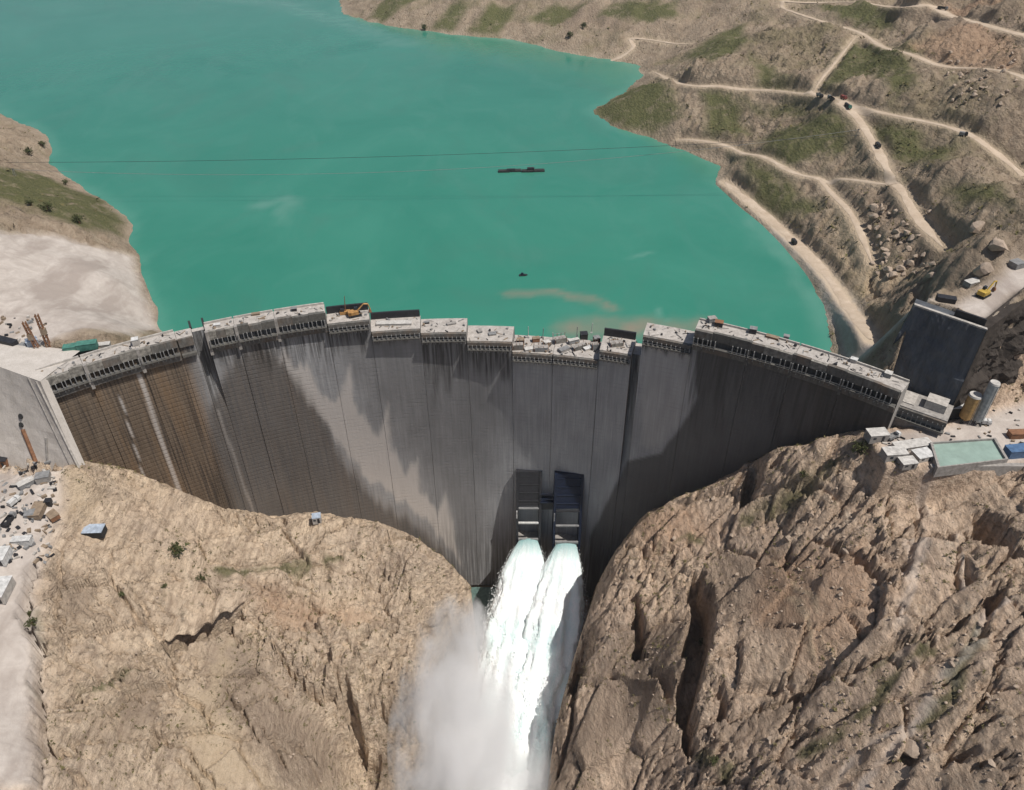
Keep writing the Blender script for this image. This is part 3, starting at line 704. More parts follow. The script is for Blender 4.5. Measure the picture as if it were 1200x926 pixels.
def dam_block(bi):
    p0, p1 = PHI[bi], PHI[bi + 1]; zt = TOPS[bi]; gap = .09 / R
    p0 += gap; p1 -= gap
    n = max(3, int((p1 - p0) * R / 1.0)); zs = np.r_[np.linspace(zt, zt - 16, 9)[:-1], np.linspace(zt - 16, -240, 100)]
    ph = np.linspace(p0, p1, n + 1)
    Pg, Zg = np.meshgrid(ph, zs)
    h = -Zg
    rec = 0
    if bi == 4: rec = 6.5 * sst(58, 0, h)
    if bi == 3: rec = 0 * h
    if bi == 15: rec = 5.0 * sst(150, 95, h)
    rr = R + u_ret(h) + rec
    if bi in (13, 6, 1): rr = rr - .35
    if bi in (17, 18, 19, 20): rr = rr - 1.2
    if bi == 16: rr = rr - .6
    X = AX + rr * np.sin(Pg); Y = AY + rr * np.cos(Pg)
    V = np.stack([X, Y, Zg], -1).reshape(-1, 3); nz = len(zs); nn = n + 1
    fs = [(i * nn + k, (i + 1) * nn + k, (i + 1) * nn + k + 1, i * nn + k + 1) for i in range(nz - 1) for k in range(n)]
    # crest and upstream face
    th = 9 + .3 * (-zt)
    rb_ = R + th
    bk = [P3(p, rb_, zt) for p in ph]; bb = [P3(p, R + 50, -240) for p in ph]
    b0 = len(V); V = np.r_[V, bk, bb]
    ft = [(k, k + 1, b0 + k + 1, b0 + k) for k in range(n)]
    fb = [(b0 + k, b0 + k + 1, b0 + nn + k + 1, b0 + nn + k) for k in range(n)]
    e0 = [i * nn for i in range(nz)] + [b0 + nn, b0]; e1 = [i * nn + n for i in range(nz)] + [b0 + nn + n, b0 + n]
    me = bpy.data.meshes.new('concrete_block')
    allf = fs + [f[::-1] for f in ft] + [f[::-1] for f in fb] + [tuple(e0[::-1]), tuple(e1)]
    # the two side faces are fans of quads between face and back edge
    me.from_pydata(V.tolist(), [], [f for f in allf if len(f) == 4])
    uvl = me.uv_layers.new(name='face')
    vi = np.zeros(len(me.loops), np.int32); me.loops.foreach_get('vertex_index', vi)
    ang = np.arctan2(V[:, 0] - AX, V[:, 1] - AY) * R
    uvl.data.foreach_set('uv', np.c_[ang[vi], V[vi, 2]].ravel().astype(np.float32))
    pale, brown, streak_shade, damp_shade = face_attr(V[:, 0], V[:, 1], V[:, 2], zt, bi)
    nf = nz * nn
    for k, v in (('pale', pale), ('brown', brown), ('streak_shade', streak_shade), ('damp_shade', damp_shade)):
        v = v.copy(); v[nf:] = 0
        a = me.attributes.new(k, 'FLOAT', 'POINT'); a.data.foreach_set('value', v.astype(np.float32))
    me.materials.append(M['dam']); me.materials.append(M['deck'])
    mi = np.zeros(len(me.polygons), np.int32); mi[len(fs):len(fs) + n] = 1; me.polygons.foreach_set('material_index', mi)
    me.update()
    o = bpy.data.objects.new('concrete_block', me); COL.objects.link(o)
    dloc(o)
    # block sides (so that a step to the next block is closed)
    for e in (p0, p1):
        sb = MB()
        for a in range(0, nz - 1, 6):
            c = min(a + 6, nz - 1)
            r0 = rr[a, 0] + .02; r1 = rr[c, 0] + .02
            t0 = th + (50 - th) * (zt - zs[a]) / (zt + 240); t1 = th + (50 - th) * (zt - zs[c]) / (zt + 240)
            sb.add([P3(e, r0, zs[a]), P3(e, r1, zs[c]), P3(e, R + t1, zs[c]), P3(e, R + t0, zs[a])], [(0, 1, 2, 3)])
        sb.build('joint_face', 'mid_concrete', o)
    # formwork, walkways and brackets along the top
    full = bi in (0, 1, 2, 3, 5, 6, 7, 17, 18, 19, 20)
    def arc(r0, r1, z0, z1, name, mat, a0=p0 + .0008, a1=p1 - .0008, seg=3, par=o):
        b = MB()
        for k in range(seg):
            q0 = a0 + (a1 - a0) * k / seg; q1 = a0 + (a1 - a0) * (k + 1) / seg
            b.hexa([P3(q0, r0, z0), P3(q1, r0, z0), P3(q1, r1, z0), P3(q0, r1, z0), P3(q0, r0, z1), P3(q1, r0, z1), P3(q1, r1, z1), P3(q0, r1, z1)])
        return b.build(name, mat, par)
    R0 = float(rr[0, 0])
    if full and bi != 3:
        for k in range(3):
            q0 = p0 + .0008 + (p1 - p0 - .0016) * k / 3; q1 = p0 + .0008 + (p1 - p0 - .0016) * (k + 1) / 3
            arc(R0 - 1.3 - rng0.uniform(0, .5), R0 + .3, zt - 3.4 - rng0.uniform(0, .5), zt + rng0.uniform(.2, 1.4), 'formwork_panel', rng0.choice(['form_mix', 'form_mix', 'formwork', 'form_pale']), q0, q1 - .0003, 1)
        arc(R0 - 3.0, R0 - .02, zt - 7.7, zt - 7.2, 'walkway', 'formwork')
        arc(R0 - 1.6, R0 - .03, zt - 11.2, zt - 8.6, 'formwork_panel', 'form_mix')
        b = MB(); nb = max(4, int((p1 - p0) * R / 2.2))
        for k in range(nb + 1):
            e = p0 + .002 + (p1 - p0 - .004) * (k + rng0.uniform(-.18, .18)) / nb
            if rng0.random() < .14: continue
            b.hexa([P3(e - .0006, R0 - 2.6, zt - 9), P3(e + .0006, R0 - 2.6, zt - 9), P3(e + .0006, R0 - .1, zt - 9), P3(e - .0006, R0 - .1, zt - 9), P3(e - .0006, R0 - 2.6, zt - 3.3), P3(e + .0006, R0 - 2.6, zt - 3.3), P3(e + .0006, R0 - .1, zt - 3.3), P3(e - .0006, R0 - .1, zt - 3.3)])
        br = b.build('bracket_row', 'steel_grey', o); br['kind'] = 'stuff'
        arc(R0 - 2.95, R0 - 2.85, zt - 6.3, zt - 6.15, 'handrail', 'steel_grey')
        arc(R + th - .6, R + th + .1, zt, zt + 1.1, 'upstream_kerb', 'pale_concrete')
    elif bi in (3,):
        arc(R0 - .9, R0 + .3, zt - 4, zt + .8, 'formwork_panel', 'form_mix'); arc(R0 - 1.9, R0 - .02, zt - 9.5, zt - 8, 'walkway', 'formwork')
    elif bi not in (4, 15):
        arc(R0 - 1.6, R0 - .02, zt - 2.6, zt - .15, 'formwork_panel', 'form_mix')
        arc(R0 - 2.8, R0 - .02, zt - 5.0, zt - 4.4, 'walkway', 'formwork')
        b = MB(); nb = max(4, int((p1 - p0) * R / 2.4))
        for k in range(nb + 1):
            e = p0 + .002 + (p1 - p0 - .004) * k / nb
            b.hexa([P3(e - .0006, R0 - 2.4, zt - 6.4), P3(e + .0006, R0 - 2.4, zt - 6.4), P3(e + .0006, R0 - .1, zt - 7.5), P3(e - .0006, R0 - .1, zt - 7.5), P3(e - .0006, R0 - 2.4, zt - 2), P3(e + .0006, R0 - 2.4, zt - 2), P3(e + .0006, R0 - .1, zt - 2), P3(e - .0006, R0 - .1, zt - 2)])
        br = b.build('bracket_row', 'steel_grey', o); br['kind'] = 'stuff'
        arc(R0 - 2.75, R0 - 2.65, zt - 3.1, zt - 2.95, 'handrail', 'steel_grey')
    if bi in (8, 9, 14):
        arc(R + th - 1.2, R + th, zt, zt + (4.0 if bi != 14 else 4.6), 'upstream_formwork', 'steel_dark', seg=4)
    if bi in (1, 2, 5, 6, 7, 18, 19, 20):
        arc(R0 - 1.9, R0 - .04, zt - 12.5, zt + 1.4, 'joint_post', 'mid_concrete' if bi < 8 else 'formwork', a0=p0 - .0016, a1=p0 + .0034, seg=1)
    return o
def form_mat():
    t = NT('formwork_panels', .85, .2); p = t.pos()
    c = t.mix(t.ramp(t.noise(.5, 6, .7, t.map(p, (1, 1, .4))), .3, .7), (.065, .062, .057), (.19, .18, .165))
    return t.col(t.mix(t.mul(t.ramp(t.noise(.12, 3, .6, p), .45, .65), .5), c, (.16, .11, .075)))
M['form_mix'] = form_mat(); rng0 = random.Random(3); M['form_pale'] = plain('weathered_panel', (.24, .225, .20), .9, var=.6)
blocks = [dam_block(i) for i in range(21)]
for i in range(1, 21):
    zt = min(TOPS[i - 1], TOPS[i]) - .3; e = PHI[i]; w = .5 / R; r0 = R + (12 if 4 in (i, i - 1) or 15 in (i, i - 1) else 1.2); b = MB()
    b.hexa([P3(e - w, r0 + u_ret(45), -45), P3(e + w, r0 + u_ret(45), -45), P3(e + w, r0 + 7, -45), P3(e - w, r0 + 7, -45), P3(e - w, r0, zt), P3(e + w, r0, zt), P3(e + w, r0 + 7, zt), P3(e - w, r0 + 7, zt)])
    dloc(b.build('joint_seal', 'dark_gap'))
cb = MB()
for k in range(60):
    a0 = PHI[0] + .002 + (PHI[-1] - PHI[0] - .004) * k / 60; a1 = PHI[0] + .002 + (PHI[-1] - PHI[0] - .004) * (k + 1) / 60
    zt = -36
    for z0, z1 in ((-100, zt), (-170, -100), (-240, -170)):
        ra0 = R + u_ret(-z0) + 2.5 + (4.5 if 1 else 0); ra1 = R + u_ret(-z1) + 7
        cb.add([P3(a0, ra0, z0), P3(a1, ra0, z0), P3(a1, ra1, z1), P3(a0, ra1, z1)], [(0, 1, 2, 3)])
dloc(cb.build('added_joint_backing', 'dark_gap'))  # added dark sheet behind the joints, stops light leaking through
# ---- two outlet gates low on the face
GK = 1.32
def gate(cx, px0, w, mat, hood_top, name_label):
    ph = math.asin((cx - AX) / R); r = lambda h: R + u_ret(h)
    zt = hood_top - 4; y0 = AY + r(-zt) * math.cos(ph); Z = lambda d: zt - d * GK
    b = MB()
    for sx in (-1, 1):
        x = cx + sx * w / 2
        b.add([(x - .8, y0 + 9, zt), (x - .8, y0 - 2, zt), (x - .8, y0 - 8, Z(20)), (x - .8, y0 - 13, Z(45)), (x - .8, y0 + 9, Z(45)),
               (x + .8, y0 + 9, zt), (x + .8, y0 - 2, zt), (x + .8, y0 - 8, Z(20)), (x + .8, y0 - 13, Z(45)), (x + .8, y0 + 9, Z(45))],
              [(0, 1, 2, 3, 4), (9, 8, 7, 6, 5), (1, 6, 7, 2), (2, 7, 8, 3), (0, 5, 6, 1), (3, 8, 9, 4)])
    o = b.build('outlet_gate', mat); dloc(o); o['label'] = name_label
    k = w / 2 - .85
    h = MB(); h.hexa([(cx - k, y0 - 7.2, Z(19.5)), (cx + k, y0 - 7.2, Z(19.5)), (cx + k, y0 + 8, Z(19.5)), (cx - k, y0 + 8, Z(19.5)), (cx - k, y0 - 1.6, zt - .1), (cx + k, y0 - 1.6, zt - .1), (cx + k, y0 + 8, zt - .1), (cx - k, y0 + 8, zt - .1)]); h.build('hood', mat, o)
    d = MB(); d.hexa([(cx - k, y0 + 4, Z(45)), (cx + k, y0 + 4, Z(45)), (cx + k, y0 + 8, Z(45)), (cx - k, y0 + 8, Z(45)), (cx - k, y0 + 4, Z(19.7)), (cx + k, y0 + 4, Z(19.7)), (cx + k, y0 + 8, Z(19.7)), (cx - k, y0 + 8, Z(19.7))]); d.build('gate_leaf', 'dark_gap', o)
    for q, (dy, dz, th) in enumerate(((-7.9, 20.6, .8), (-9.9, 29.5, .9), (-12.2, 40.0, 1.8))):
        e = MB(); e.box((cx, y0 + dy, Z(dz)), (w - 1.7, 1.4, th)); e.build('beam', 'white_paint' if (q == 1 and mat != 'navy') else ('steel_dark' if mat == 'navy' and q == 0 else 'steel_grey'), o)
    a = MB(); a.box((cx, y0 - 6, Z(44)), (w - 1.7, 15, 2.0)); a.build('apron', 'mid_concrete', o)
    f = MB(); f.box((cx - w / 2 - .3, y0 - 9, Z(25)), (.7, .7, 9)); f.build('ladder', 'white_paint' if mat != 'navy' else 'steel_grey', o)
    f = MB()
    for j in range(4): f.box((cx, y0 - 2.2 - 1.45 * j, Z(2.5 + 4.6 * j)), (w - 1.8, .9, .5))
    f.build('stiffener', mat, o)
    return o, y0
g1, gy1 = gate(11.0, 0, 15.0, 'steel_dark', -126, 'dark steel outlet gate with pale cross beam')
g2, gy2 = gate(36.5, 0, 17.0, 'navy', -124, 'navy blue outlet gate with tall smooth hood')
b = MB(); b.box((22.8, gy1 - 5, -152), (8.4, 6, .8)); b.box((22.8, gy1 - 7, -145), (8.4, .4, 1.0)); b.box((22.8, gy1 - 7.5, -149), (8.4, .4, .8)); b.box((22.8, gy1 - 3, -157), (8.4, 4, 9), mi=1)
dloc(b.build('service_platform', ['navy', 'steel_dark']))
# ------------------------------------------------------------------ jets and spray
def jet_mat():
    t = NT('white_water', .6, .25); p = t.pos(); uv = t.n('ShaderNodeUVMap', uv_map='flow').outputs[0]
    s1 = t.ramp(t.noise(1.0, 6, .7, t.map(uv, (16, 1.6, 1)), .3), .35, .62)
    c = t.mix(s1, (.70, .86, .86), (.93, .95, .95))
    c = t.mix(t.mul(t.attr('clear'), .85), c, (.16, .36, .36))
    h = t.mul(t.noise(1.0, 8, .75, t.map(uv, (22, 5, 1))), t.noise(.45, 7, .75, p), 'ADD')
    t.bump(h, .6, 1.5)
    t.b.inputs['Subsurface Weight'].default_value = .3
    t.b.inputs['Subsurface Radius'].default_value = (2, 2, 2)
    return t.col(c)
M['jet'] = jet_mat()
def jet(cx, y0, z0, w0, vx, spread, label, seed):
    r_ = np.random.RandomState(seed)
    nt_, na = 90, 64
    TT, AA = np.meshgrid(3.1 * np.arange(91) / 90, 2 * math.pi * np.arange(64) / 64, indexing='ij'); N1 = fbm(AA * 3.2 + seed, TT * 2.2 + seed, 4, seed); N2 = fbm(AA * 11.0, TT * 5.0, 3, seed + 3)
    V = []; UV = []; CL = []
    for i in range(nt_ + 1):
        t = 3.1 * i / nt_
        c = np.array([cx + vx * t, y0 - 42 * t, z0 - 5.0 * t - 4.0 * t * t])
        d = np.array([vx, -42, -5.0 - 8.0 * t]); d /= np.linalg.norm(d)
        side = np.array([1, 0, 0.0]); upv = np.cross(side, d); upv /= np.linalg.norm(upv)
        hw = (w0 / 2 + spread * (1 - math.exp(-t * 1.5)) + 1.6 * t); ht = 2.2 + 2.8 * t
        for k in range(na):
            a = 2 * math.pi * k / na
            xx = np.array([math.cos(a)]); yy = math.sin(a)
            # three merged strands of water with grooves between them
            groove = 1 - .30 * math.exp(-((xx[0] + .12) / .10) ** 2) * min(t, 1) - .22 * math.exp(-((xx[0] - .55) / .12) ** 2) * min(t, 1)
            nz = N1[i, k] * .28 * min(1, t * 1.2) + N2[i, k] * .16 * min(1, t * 1.5)
            nz += (r_.rand() - .5) * .10 * min(1, t)
            V.append(c + side * xx[0] * hw * (1 + nz * .75) + upv * yy * ht * groove * (1 + nz * 1.4)); UV.append((a / 6.283, t)); CL.append(max(0, 1 - t / .34))
    Fc = [(i * na + k, i * na + (k + 1) % na, (i + 1) * na + (k + 1) % na, (i + 1) * na + k) for i in range(nt_) for k in range(na)]
    b = MB(); b.add(V, Fc); o = b.build('water_jet', 'jet', smooth=True)
    me = o.data; u = me.uv_layers.new(name='flow'); vi = np.zeros(len(me.loops), np.int32); me.loops.foreach_get('vertex_index', vi)
    u.data.foreach_set('uv', np.array(UV)[vi].ravel().astype(np.float32))
    a = me.attributes.new('clear', 'FLOAT', 'POINT'); a.data.foreach_set('value', np.array(CL, np.float32))
    return tag(o, label, 'water jet', 'jets of water shooting from the outlets')
jet(11.0, gy1 - 12, -184, 12.5, -6.2, 12.0, 'white water jet gushing from the left outlet with the pale beam', 3)
jet(36.2, gy2 - 12, -183, 13.5, -8.4, 10.5, 'white water jet gushing from the navy blue right outlet', 8)
def spray():
    t = NT('spray_mist'); tr = t.t
    tr.nodes.remove(t.b)
    vol = t.n('ShaderNodeVolumePrincipled'); vol.inputs['Color'].default_value = (.995, .995, .998, 1); vol.inputs['Anisotropy'].default_value = 0.0
    p = t.n('ShaderNodeTexCoord').outputs['Object']
    ln = t.n('ShaderNodeVectorMath', operation='LENGTH')
    nz = t.n('ShaderNodeTexNoise'); nz.inputs['Scale'].default_value = 2.3; nz.inputs['Detail'].default_value = 5; nz.inputs['Roughness'].default_value = .6; nz.inputs['Distortion'].default_value = .5
    t.l(p, nz.inputs['Vector'])
    t.l(p, ln.inputs[0])
    f = t.mul(1.0, ln.outputs['Value'], 'SUBTRACT')
    f = t.mul(f, t.mul(t.mul(nz.outputs['Fac'], .5, 'SUBTRACT'), 2.6), 'ADD')
    f = t.ramp(f, .05, .95)
    d = t.mul(f, .085)
    t.l(d, vol.inputs['Density'])
    t.l(vol.outputs[0], tr.nodes['Material Output'].inputs['Volume'])
    return t.m
M['spray'] = spray()
def blob(name, c, r, label):
    b = MB(); n, m = 24, 14; V = [(0, 0, 1)]
    for i in range(1, m):
        for k in range(n):
            a = math.pi * i / m; t = 2 * math.pi * k / n; V.append((math.sin(a) * math.cos(t), math.sin(a) * math.sin(t), math.cos(a)))
    V.append((0, 0, -1)); Fc = [(0, 1 + k, 1 + (k + 1) % n) for k in range(n)]
    for i in range(m - 2):
        for k in range(n): Fc.append((1 + i * n + k, 1 + (i + 1) * n + k, 1 + (i + 1) * n + (k + 1) % n, 1 + i * n + (k + 1) % n))
    e = len(V) - 1; Fc += [(e, 1 + (m - 2) * n + (k + 1) % n, 1 + (m - 2) * n + k) for k in range(n)]
    b.add(V, Fc); o = b.build(name, 'spray'); o.location = c; o.scale = r
    return tag(o, label, 'spray', kind='stuff')
blob('spray_cloud', (-30, 218, -184), (36, 72, 74), 'billowing thin spray drifting up against the left rock hill')
blob('spray_cloud', (5, 180, -229), (46, 56, 36), 'white spray boiling where the jets strike the gorge floor')
def jet_fringe(o, seed, n=15000):
    """torn lumps and drops of water flung off along the jet"""
    me = o.data; N = len(me.vertices); co = np.zeros(N * 3); me.vertices.foreach_get('co', co); co = co.reshape(91, 64, 3); r = np.random.RandomState(seed); b = MB()
    cen = co.mean(1)
    for _ in range(n):
        i = min(90, int(4 + 86 * r.rand() ** .75)); k = r.randint(64); p = co[i, k]; out = p - cen[i]; g = i / 90
        p = p + out * (abs(r.normal(0, .16)) * (.35 + g)) + r.normal(0, .5, 3)
        s_ = (.10 + .30 * r.rand() ** 3) * (.6 + g); al = np.array([-.1, -.85, -.5]) * s_ * (1.2 + 1.4 * r.rand()); u = np.array([1, 0, 0]) * s_ * .6; w = np.array([0, .4, .9]) * s_ * .6
        b.add([p + al, p + u, p - u * .6 + w, p - u * .6 - w, p - al * .7], [(0, 1, 2), (0, 2, 3), (0, 3, 1), (4, 2, 1), (4, 3, 2), (4, 1, 3)])
    f = b.build('flying_drops', 'drops', o); f['kind'] = 'stuff'
t = NT('water_drops', .5, .2); M['drops'] = t.col((.93, .95, .95))
for k, o in enumerate([o for o in COL.objects if o.name.startswith('water_jet')]): jet_fringe(o, k + 2)
b = MB(); xs = np.linspace(-60, 45, 50); ys = np.linspace(60, 350, 110); XX, YY = np.meshgrid(xs, ys); ZZ = -232.5 + fbm(XX / 8, YY / 8, 4, 3) * .8
b.add(np.stack([XX, YY, ZZ], -1).reshape(-1, 3), [(i * 50 + k, i * 50 + k + 1, (i + 1) * 50 + k + 1, (i + 1) * 50 + k) for i in range(109) for k in range(49)])
o = b.build('river', plain('river_water', (.10, .16, .145), .35), smooth=True); o['kind'] = 'structure'
# ------------------------------------------------------------------ walls at the two abutments
def quad_grid(b, c, nu, nv, off, mi=0, pin=False):
    """c = four corners (top-left, top-right, bottom-right, bottom-left); a slightly uneven sheet"""
    c = np.array(c, float); V = []
    n = np.cross(c[1] - c[0], c[3] - c[0]); n /= np.linalg.norm(n); UU, VV = np.meshgrid(np.linspace(0, 9, nu + 1), np.linspace(0, 9, nv + 1)); NZ = fbm(UU, VV, 4, 5)
    for j in range(nv + 1):
        for i in range(nu + 1):
            u = i / nu; v = j / nv
            p = c[0] * (1 - u) * (1 - v) + c[1] * u * (1 - v) + c[2] * u * v + c[3] * (1 - u) * v
            V.append(p + n * float(NZ[j, i]) * off * (min(1, u * 5) * min(1, v * 5) if pin else 1))
    k = nu + 1
    b.add(V, [(j * k + i, (j + 1) * k + i, (j + 1) * k + i + 1, j * k + i + 1) for j in range(nv) for i in range(nu)], mi)
def streak_mat(name, a, c, dark, sc=(.5, .5, .05)):
    t = NT(name, .92, .15); p = t.pos()
    k = t.mix(t.ramp(t.noise(.6, 6, .65, t.map(p, sc)), .3, .7), a, c)
    k = t.mix(t.mul(t.ramp(t.noise(1.5, 6, .7, t.map(p, (1, 1, .12))), .52, .7), .45), k, dark)
    t.bump(t.noise(1.0, 6, .7, p), .4, .4)
    return t.col(k)
M['pale_wall'] = streak_mat('pale_shotcrete', (.43, .395, .355), (.55, .51, .47), (.24, .205, .17), (.35, .35, .04))
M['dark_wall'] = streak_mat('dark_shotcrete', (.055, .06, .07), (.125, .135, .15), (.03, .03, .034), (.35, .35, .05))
TL, TR, BR, BL = un(-90, 398, 1.5), un(47, 447, 1.0), un(96, 556, -47), un(-90, 540, -50)
t = thing('abutment_wall', 'broad pale sloping concrete wall beside the left end of the dam', 'wall', tuple((BL + BR) / 2))
def rel(o, t): o.parent = t; o.matrix_parent_inverse.identity(); o.location = (-t.location.x, -t.location.y, -t.location.z); return o
b = MB(); quad_grid(b, [TL, TR, BR, BL], 40, 16, .35); back = np.array([2, 30, 0.0])
b.add([TL, TR, (TR[0] + 6, 311, -.6), (TL[0], 326, -.6)], [(0, 1, 2, 3)]); b.add([TR, BR, BR + (1.5, 3, 0), TR + (1.5, 3, 0)], [(0, 1, 2, 3)])
rel(b.build('wall_face', 'pale_wall'), t)
nrm = np.cross(TR - TL, BL - TL); nrm = nrm / np.linalg.norm(nrm); nrm = nrm if nrm[1] < 0 else -nrm
_u, _v = np.meshgrid(np.linspace(0, 1, 260), np.linspace(0, 1, 160)); _u = _u[..., None]; _v = _v[..., None]
_wp = TL * (1 - _u) * (1 - _v) + TR * _u * (1 - _v) + BR * _u * _v + BL * (1 - _u) * _v; _wq = proj(_wp)
def onwall(px, py):
    k = np.argmin((_wq[..., 0] - px) ** 2 + (_wq[..., 1] - py) ** 2); return _wp.reshape(-1, 3)[k]
for (a, c, r, m) in (((34, 441), (84, 548), .75, 'mid_concrete'), ((43, 447), (93, 549), .9, 'pale_concrete'), ((54, 513), (56, 541), .9, 'mid_concrete')):
    b = MB(); aa, cc = onwall(*a), onwall(*c)
    for k in range(8): b.tube(aa + (cc - aa) * k / 8 + nrm * .1, aa + (cc - aa) * (k + 1) / 8 + nrm * .1, r * .7, n=6)
    rel(b.build('rib', m), t)
b = MB(); b.tube(onwall(27, 503) + nrm * .1, onwall(43, 541) + nrm * .1, 1.1, n=6); o = rel(b.build('drain_pipe', 'rust'), t); o['label'] = 'rusty brown drain pipe running down the wall'
for q in ((24, 488), (25, 498)):
    b = MB(); c = onwall(*q); b.tube(c - nrm * .5, c + nrm * .45, 1.3, 1.3, n=10); rel(b.build('drain_opening', 'dark_gap'), t)
# right-hand excavation wall
W0 = un(1072, 356, 26); W1 = un(1157, 385, 27); W2 = un(1138, 462, -20); W3 = un(1050, 447, -16)
W3 = np.array([W0[0] - 8, W0[1] - 2, -22]); W2 = np.array([W1[0] - 2, W1[1] - 3, -24])
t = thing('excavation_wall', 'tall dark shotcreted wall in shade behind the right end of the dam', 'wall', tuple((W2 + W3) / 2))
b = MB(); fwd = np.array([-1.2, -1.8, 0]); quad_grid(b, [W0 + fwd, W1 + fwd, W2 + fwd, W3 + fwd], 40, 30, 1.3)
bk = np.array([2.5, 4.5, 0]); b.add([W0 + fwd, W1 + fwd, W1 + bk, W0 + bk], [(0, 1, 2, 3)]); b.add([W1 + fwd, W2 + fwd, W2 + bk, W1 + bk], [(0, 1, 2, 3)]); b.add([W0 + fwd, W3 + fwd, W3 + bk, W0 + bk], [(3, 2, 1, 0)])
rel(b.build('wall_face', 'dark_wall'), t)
b = MB(); c0 = W0 + fwd; c1 = W1 + fwd; up = np.array([0, 0, .8])
b.hexa([c0 + (0, -.3, 0), c1 + (0, -.3, 0), c1 + (.6, 1.2, 0), c0 + (.6, 1.2, 0), c0 + (0, -.3, .8), c1 + (0, -.3, .8), c1 + (.6, 1.2, .8), c0 + (.6, 1.2, .8)]); rel(b.build('coping', 'pale_concrete'), t)
M['shade_rock'] = streak_mat('shade_toned_cliff', (.028, .023, .02), (.065, .054, .046), (.012, .011, .010), (.3, .3, .2))  # near-black tone stands in for the shade on the cliff
b = MB(); d0 = c0 + (c1 - c0) * .55 + (1.5, 2.5, 0); d1 = c0 + (c1 - c0) * .96 + (1.5, 2.5, 0)
b.hexa([d0, d1, d1 + (.5, 1, 0), d0 + (.5, 1, 0), d0 + (0, 0, 3.4), d1 + (0, 0, 3.4), d1 + (.5, 1, 3.4), d0 + (.5, 1, 3.4)]); rel(b.build('parapet', 'steel_dark'), t)
t = thing('rock_cliff', 'rock cliff right of the excavation wall, its shade painted in dark brown', 'cliff', tuple(W2))
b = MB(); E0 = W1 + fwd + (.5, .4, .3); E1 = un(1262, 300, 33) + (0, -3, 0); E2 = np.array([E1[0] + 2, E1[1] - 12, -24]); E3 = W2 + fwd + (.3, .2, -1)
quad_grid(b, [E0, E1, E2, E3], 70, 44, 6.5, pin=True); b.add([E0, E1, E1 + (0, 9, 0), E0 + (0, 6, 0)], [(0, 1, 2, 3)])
rel(b.build('cliff_face', 'shade_rock'), t)
# ------------------------------------------------------------------ vehicles and plant
def heading(px, py, qx, qy):
    a = ground_at(px, py); c = ground_at(qx, qy); return a, math.atan2(c[1] - a[1], c[0] - a[0])
def lorry(name, label, cat, p, rz, cabm, bedm, L=8.0, group=None, kind='tipper', z=0.0):
    t = thing(name, label, cat, (p[0], p[1], p[2] + z), rz, group)
    b = MB(); b.box((0, 0, .95), (L, 1.9, .35)); b.build('chassis', 'steel_dark', t)
    b = MB(); b.box((L / 2 - 1.0, 0, 1.75), (1.9, 2.4, 1.5)); b.box((L / 2 - 1.1, 0, 2.8), (1.6, 2.2, .7), taper=.86); c = b.build('cab', cabm, t)
    b = MB(); b.box((L / 2 - .28, 0, 2.78), (.12, 1.9, .5)); b.build('windscreen', 'glass', c)
    b = MB(); x0, x1 = -L / 2, L / 2 - 2.2
    if kind == 'tipper':
        b.box(((x0 + x1) / 2, 0, 1.35), (x1 - x0, 2.5, .2))
        for sy in (-1, 1): b.box(((x0 + x1) / 2, sy * 1.2, 2.05), (x1 - x0, .12, 1.25))
        b.box((x1 - .06, 0, 2.15), (.12, 2.3, 1.4)); b.box((x0 + .06, 0, 1.95), (.12, 2.3, 1.0))
    elif kind == 'van': b.box(((x0 + x1) / 2 + .1, 0, 1.95), (x1 - x0, 2.4, 1.9), taper=.96)
    else: b.box(((x0 + x1) / 2, 0, 1.3), (x1 - x0, 2.3, .25)); b.tube((x0 + .2, 0, 2.2), (x1 - .1, 0, 2.2), 1.0, n=12)
    b.build('bed' if kind == 'tipper' else ('box_body' if kind == 'van' else 'tank'), bedm, t)
    for x in (L / 2 - 1.3, -L / 2 + 1.2, -L / 2 + 2.5):
        for sy in (-1, 1):
            b = MB(); b.tube((x, sy * .85, .5), (x, sy * 1.25, .5), .52, n=10); b.build('wheel', 'tyre', t)
    return t
RG = 'vehicles on the hillside roads'
for (a, nm, lab, cat, cm, bm, L, kind) in [
 ((960,114.5,975,117), 'tipper_truck', 'dark tipper truck leading the pair left of the road junction', 'truck', 'steel_dark', 'steel_grey', 8, 'tipper'),
 ((973,118,960,114.5), 'tipper_truck', 'dark tipper truck second from left, just before the road junction', 'truck', 'steel_grey', 'steel_dark', 8, 'tipper'),
 ((988,117,1000,121), 'van', 'small dull red van on the far side of the road junction', 'van', 'red_paint', 'red_paint', 6, 'van'),
 ((993,127,1003,138), 'tanker_truck', 'dark green tanker truck at the head of the steep grey road', 'truck', 'green_paint', 'steel_dark', 9, 'tank'),
 ((1028,173,1033,182), 'van', 'dark grey van alone on the steep straight road', 'van', 'steel_dark', 'steel_dark', 7, 'van'),
 ((1104,12,1120,16), 'tipper_truck', 'grey tipper truck on the topmost road at upper right', 'truck', 'steel_grey', 'steel_dark', 9, 'tipper'),
 ((1128,160,1140,163), 'van', 'dark small van on the main road near the right edge', 'van', 'steel_dark', 'steel_grey', 5.5, 'van'),
 ((930,286,936,293), 'van', 'dark van parked on the pale shore strip beside the lake', 'van', 'steel_dark', 'steel_dark', 6, 'van')]:
    p, rz = heading(*a); lorry(nm, lab, cat, p, rz, cm, bm, L, RG, kind, .35)
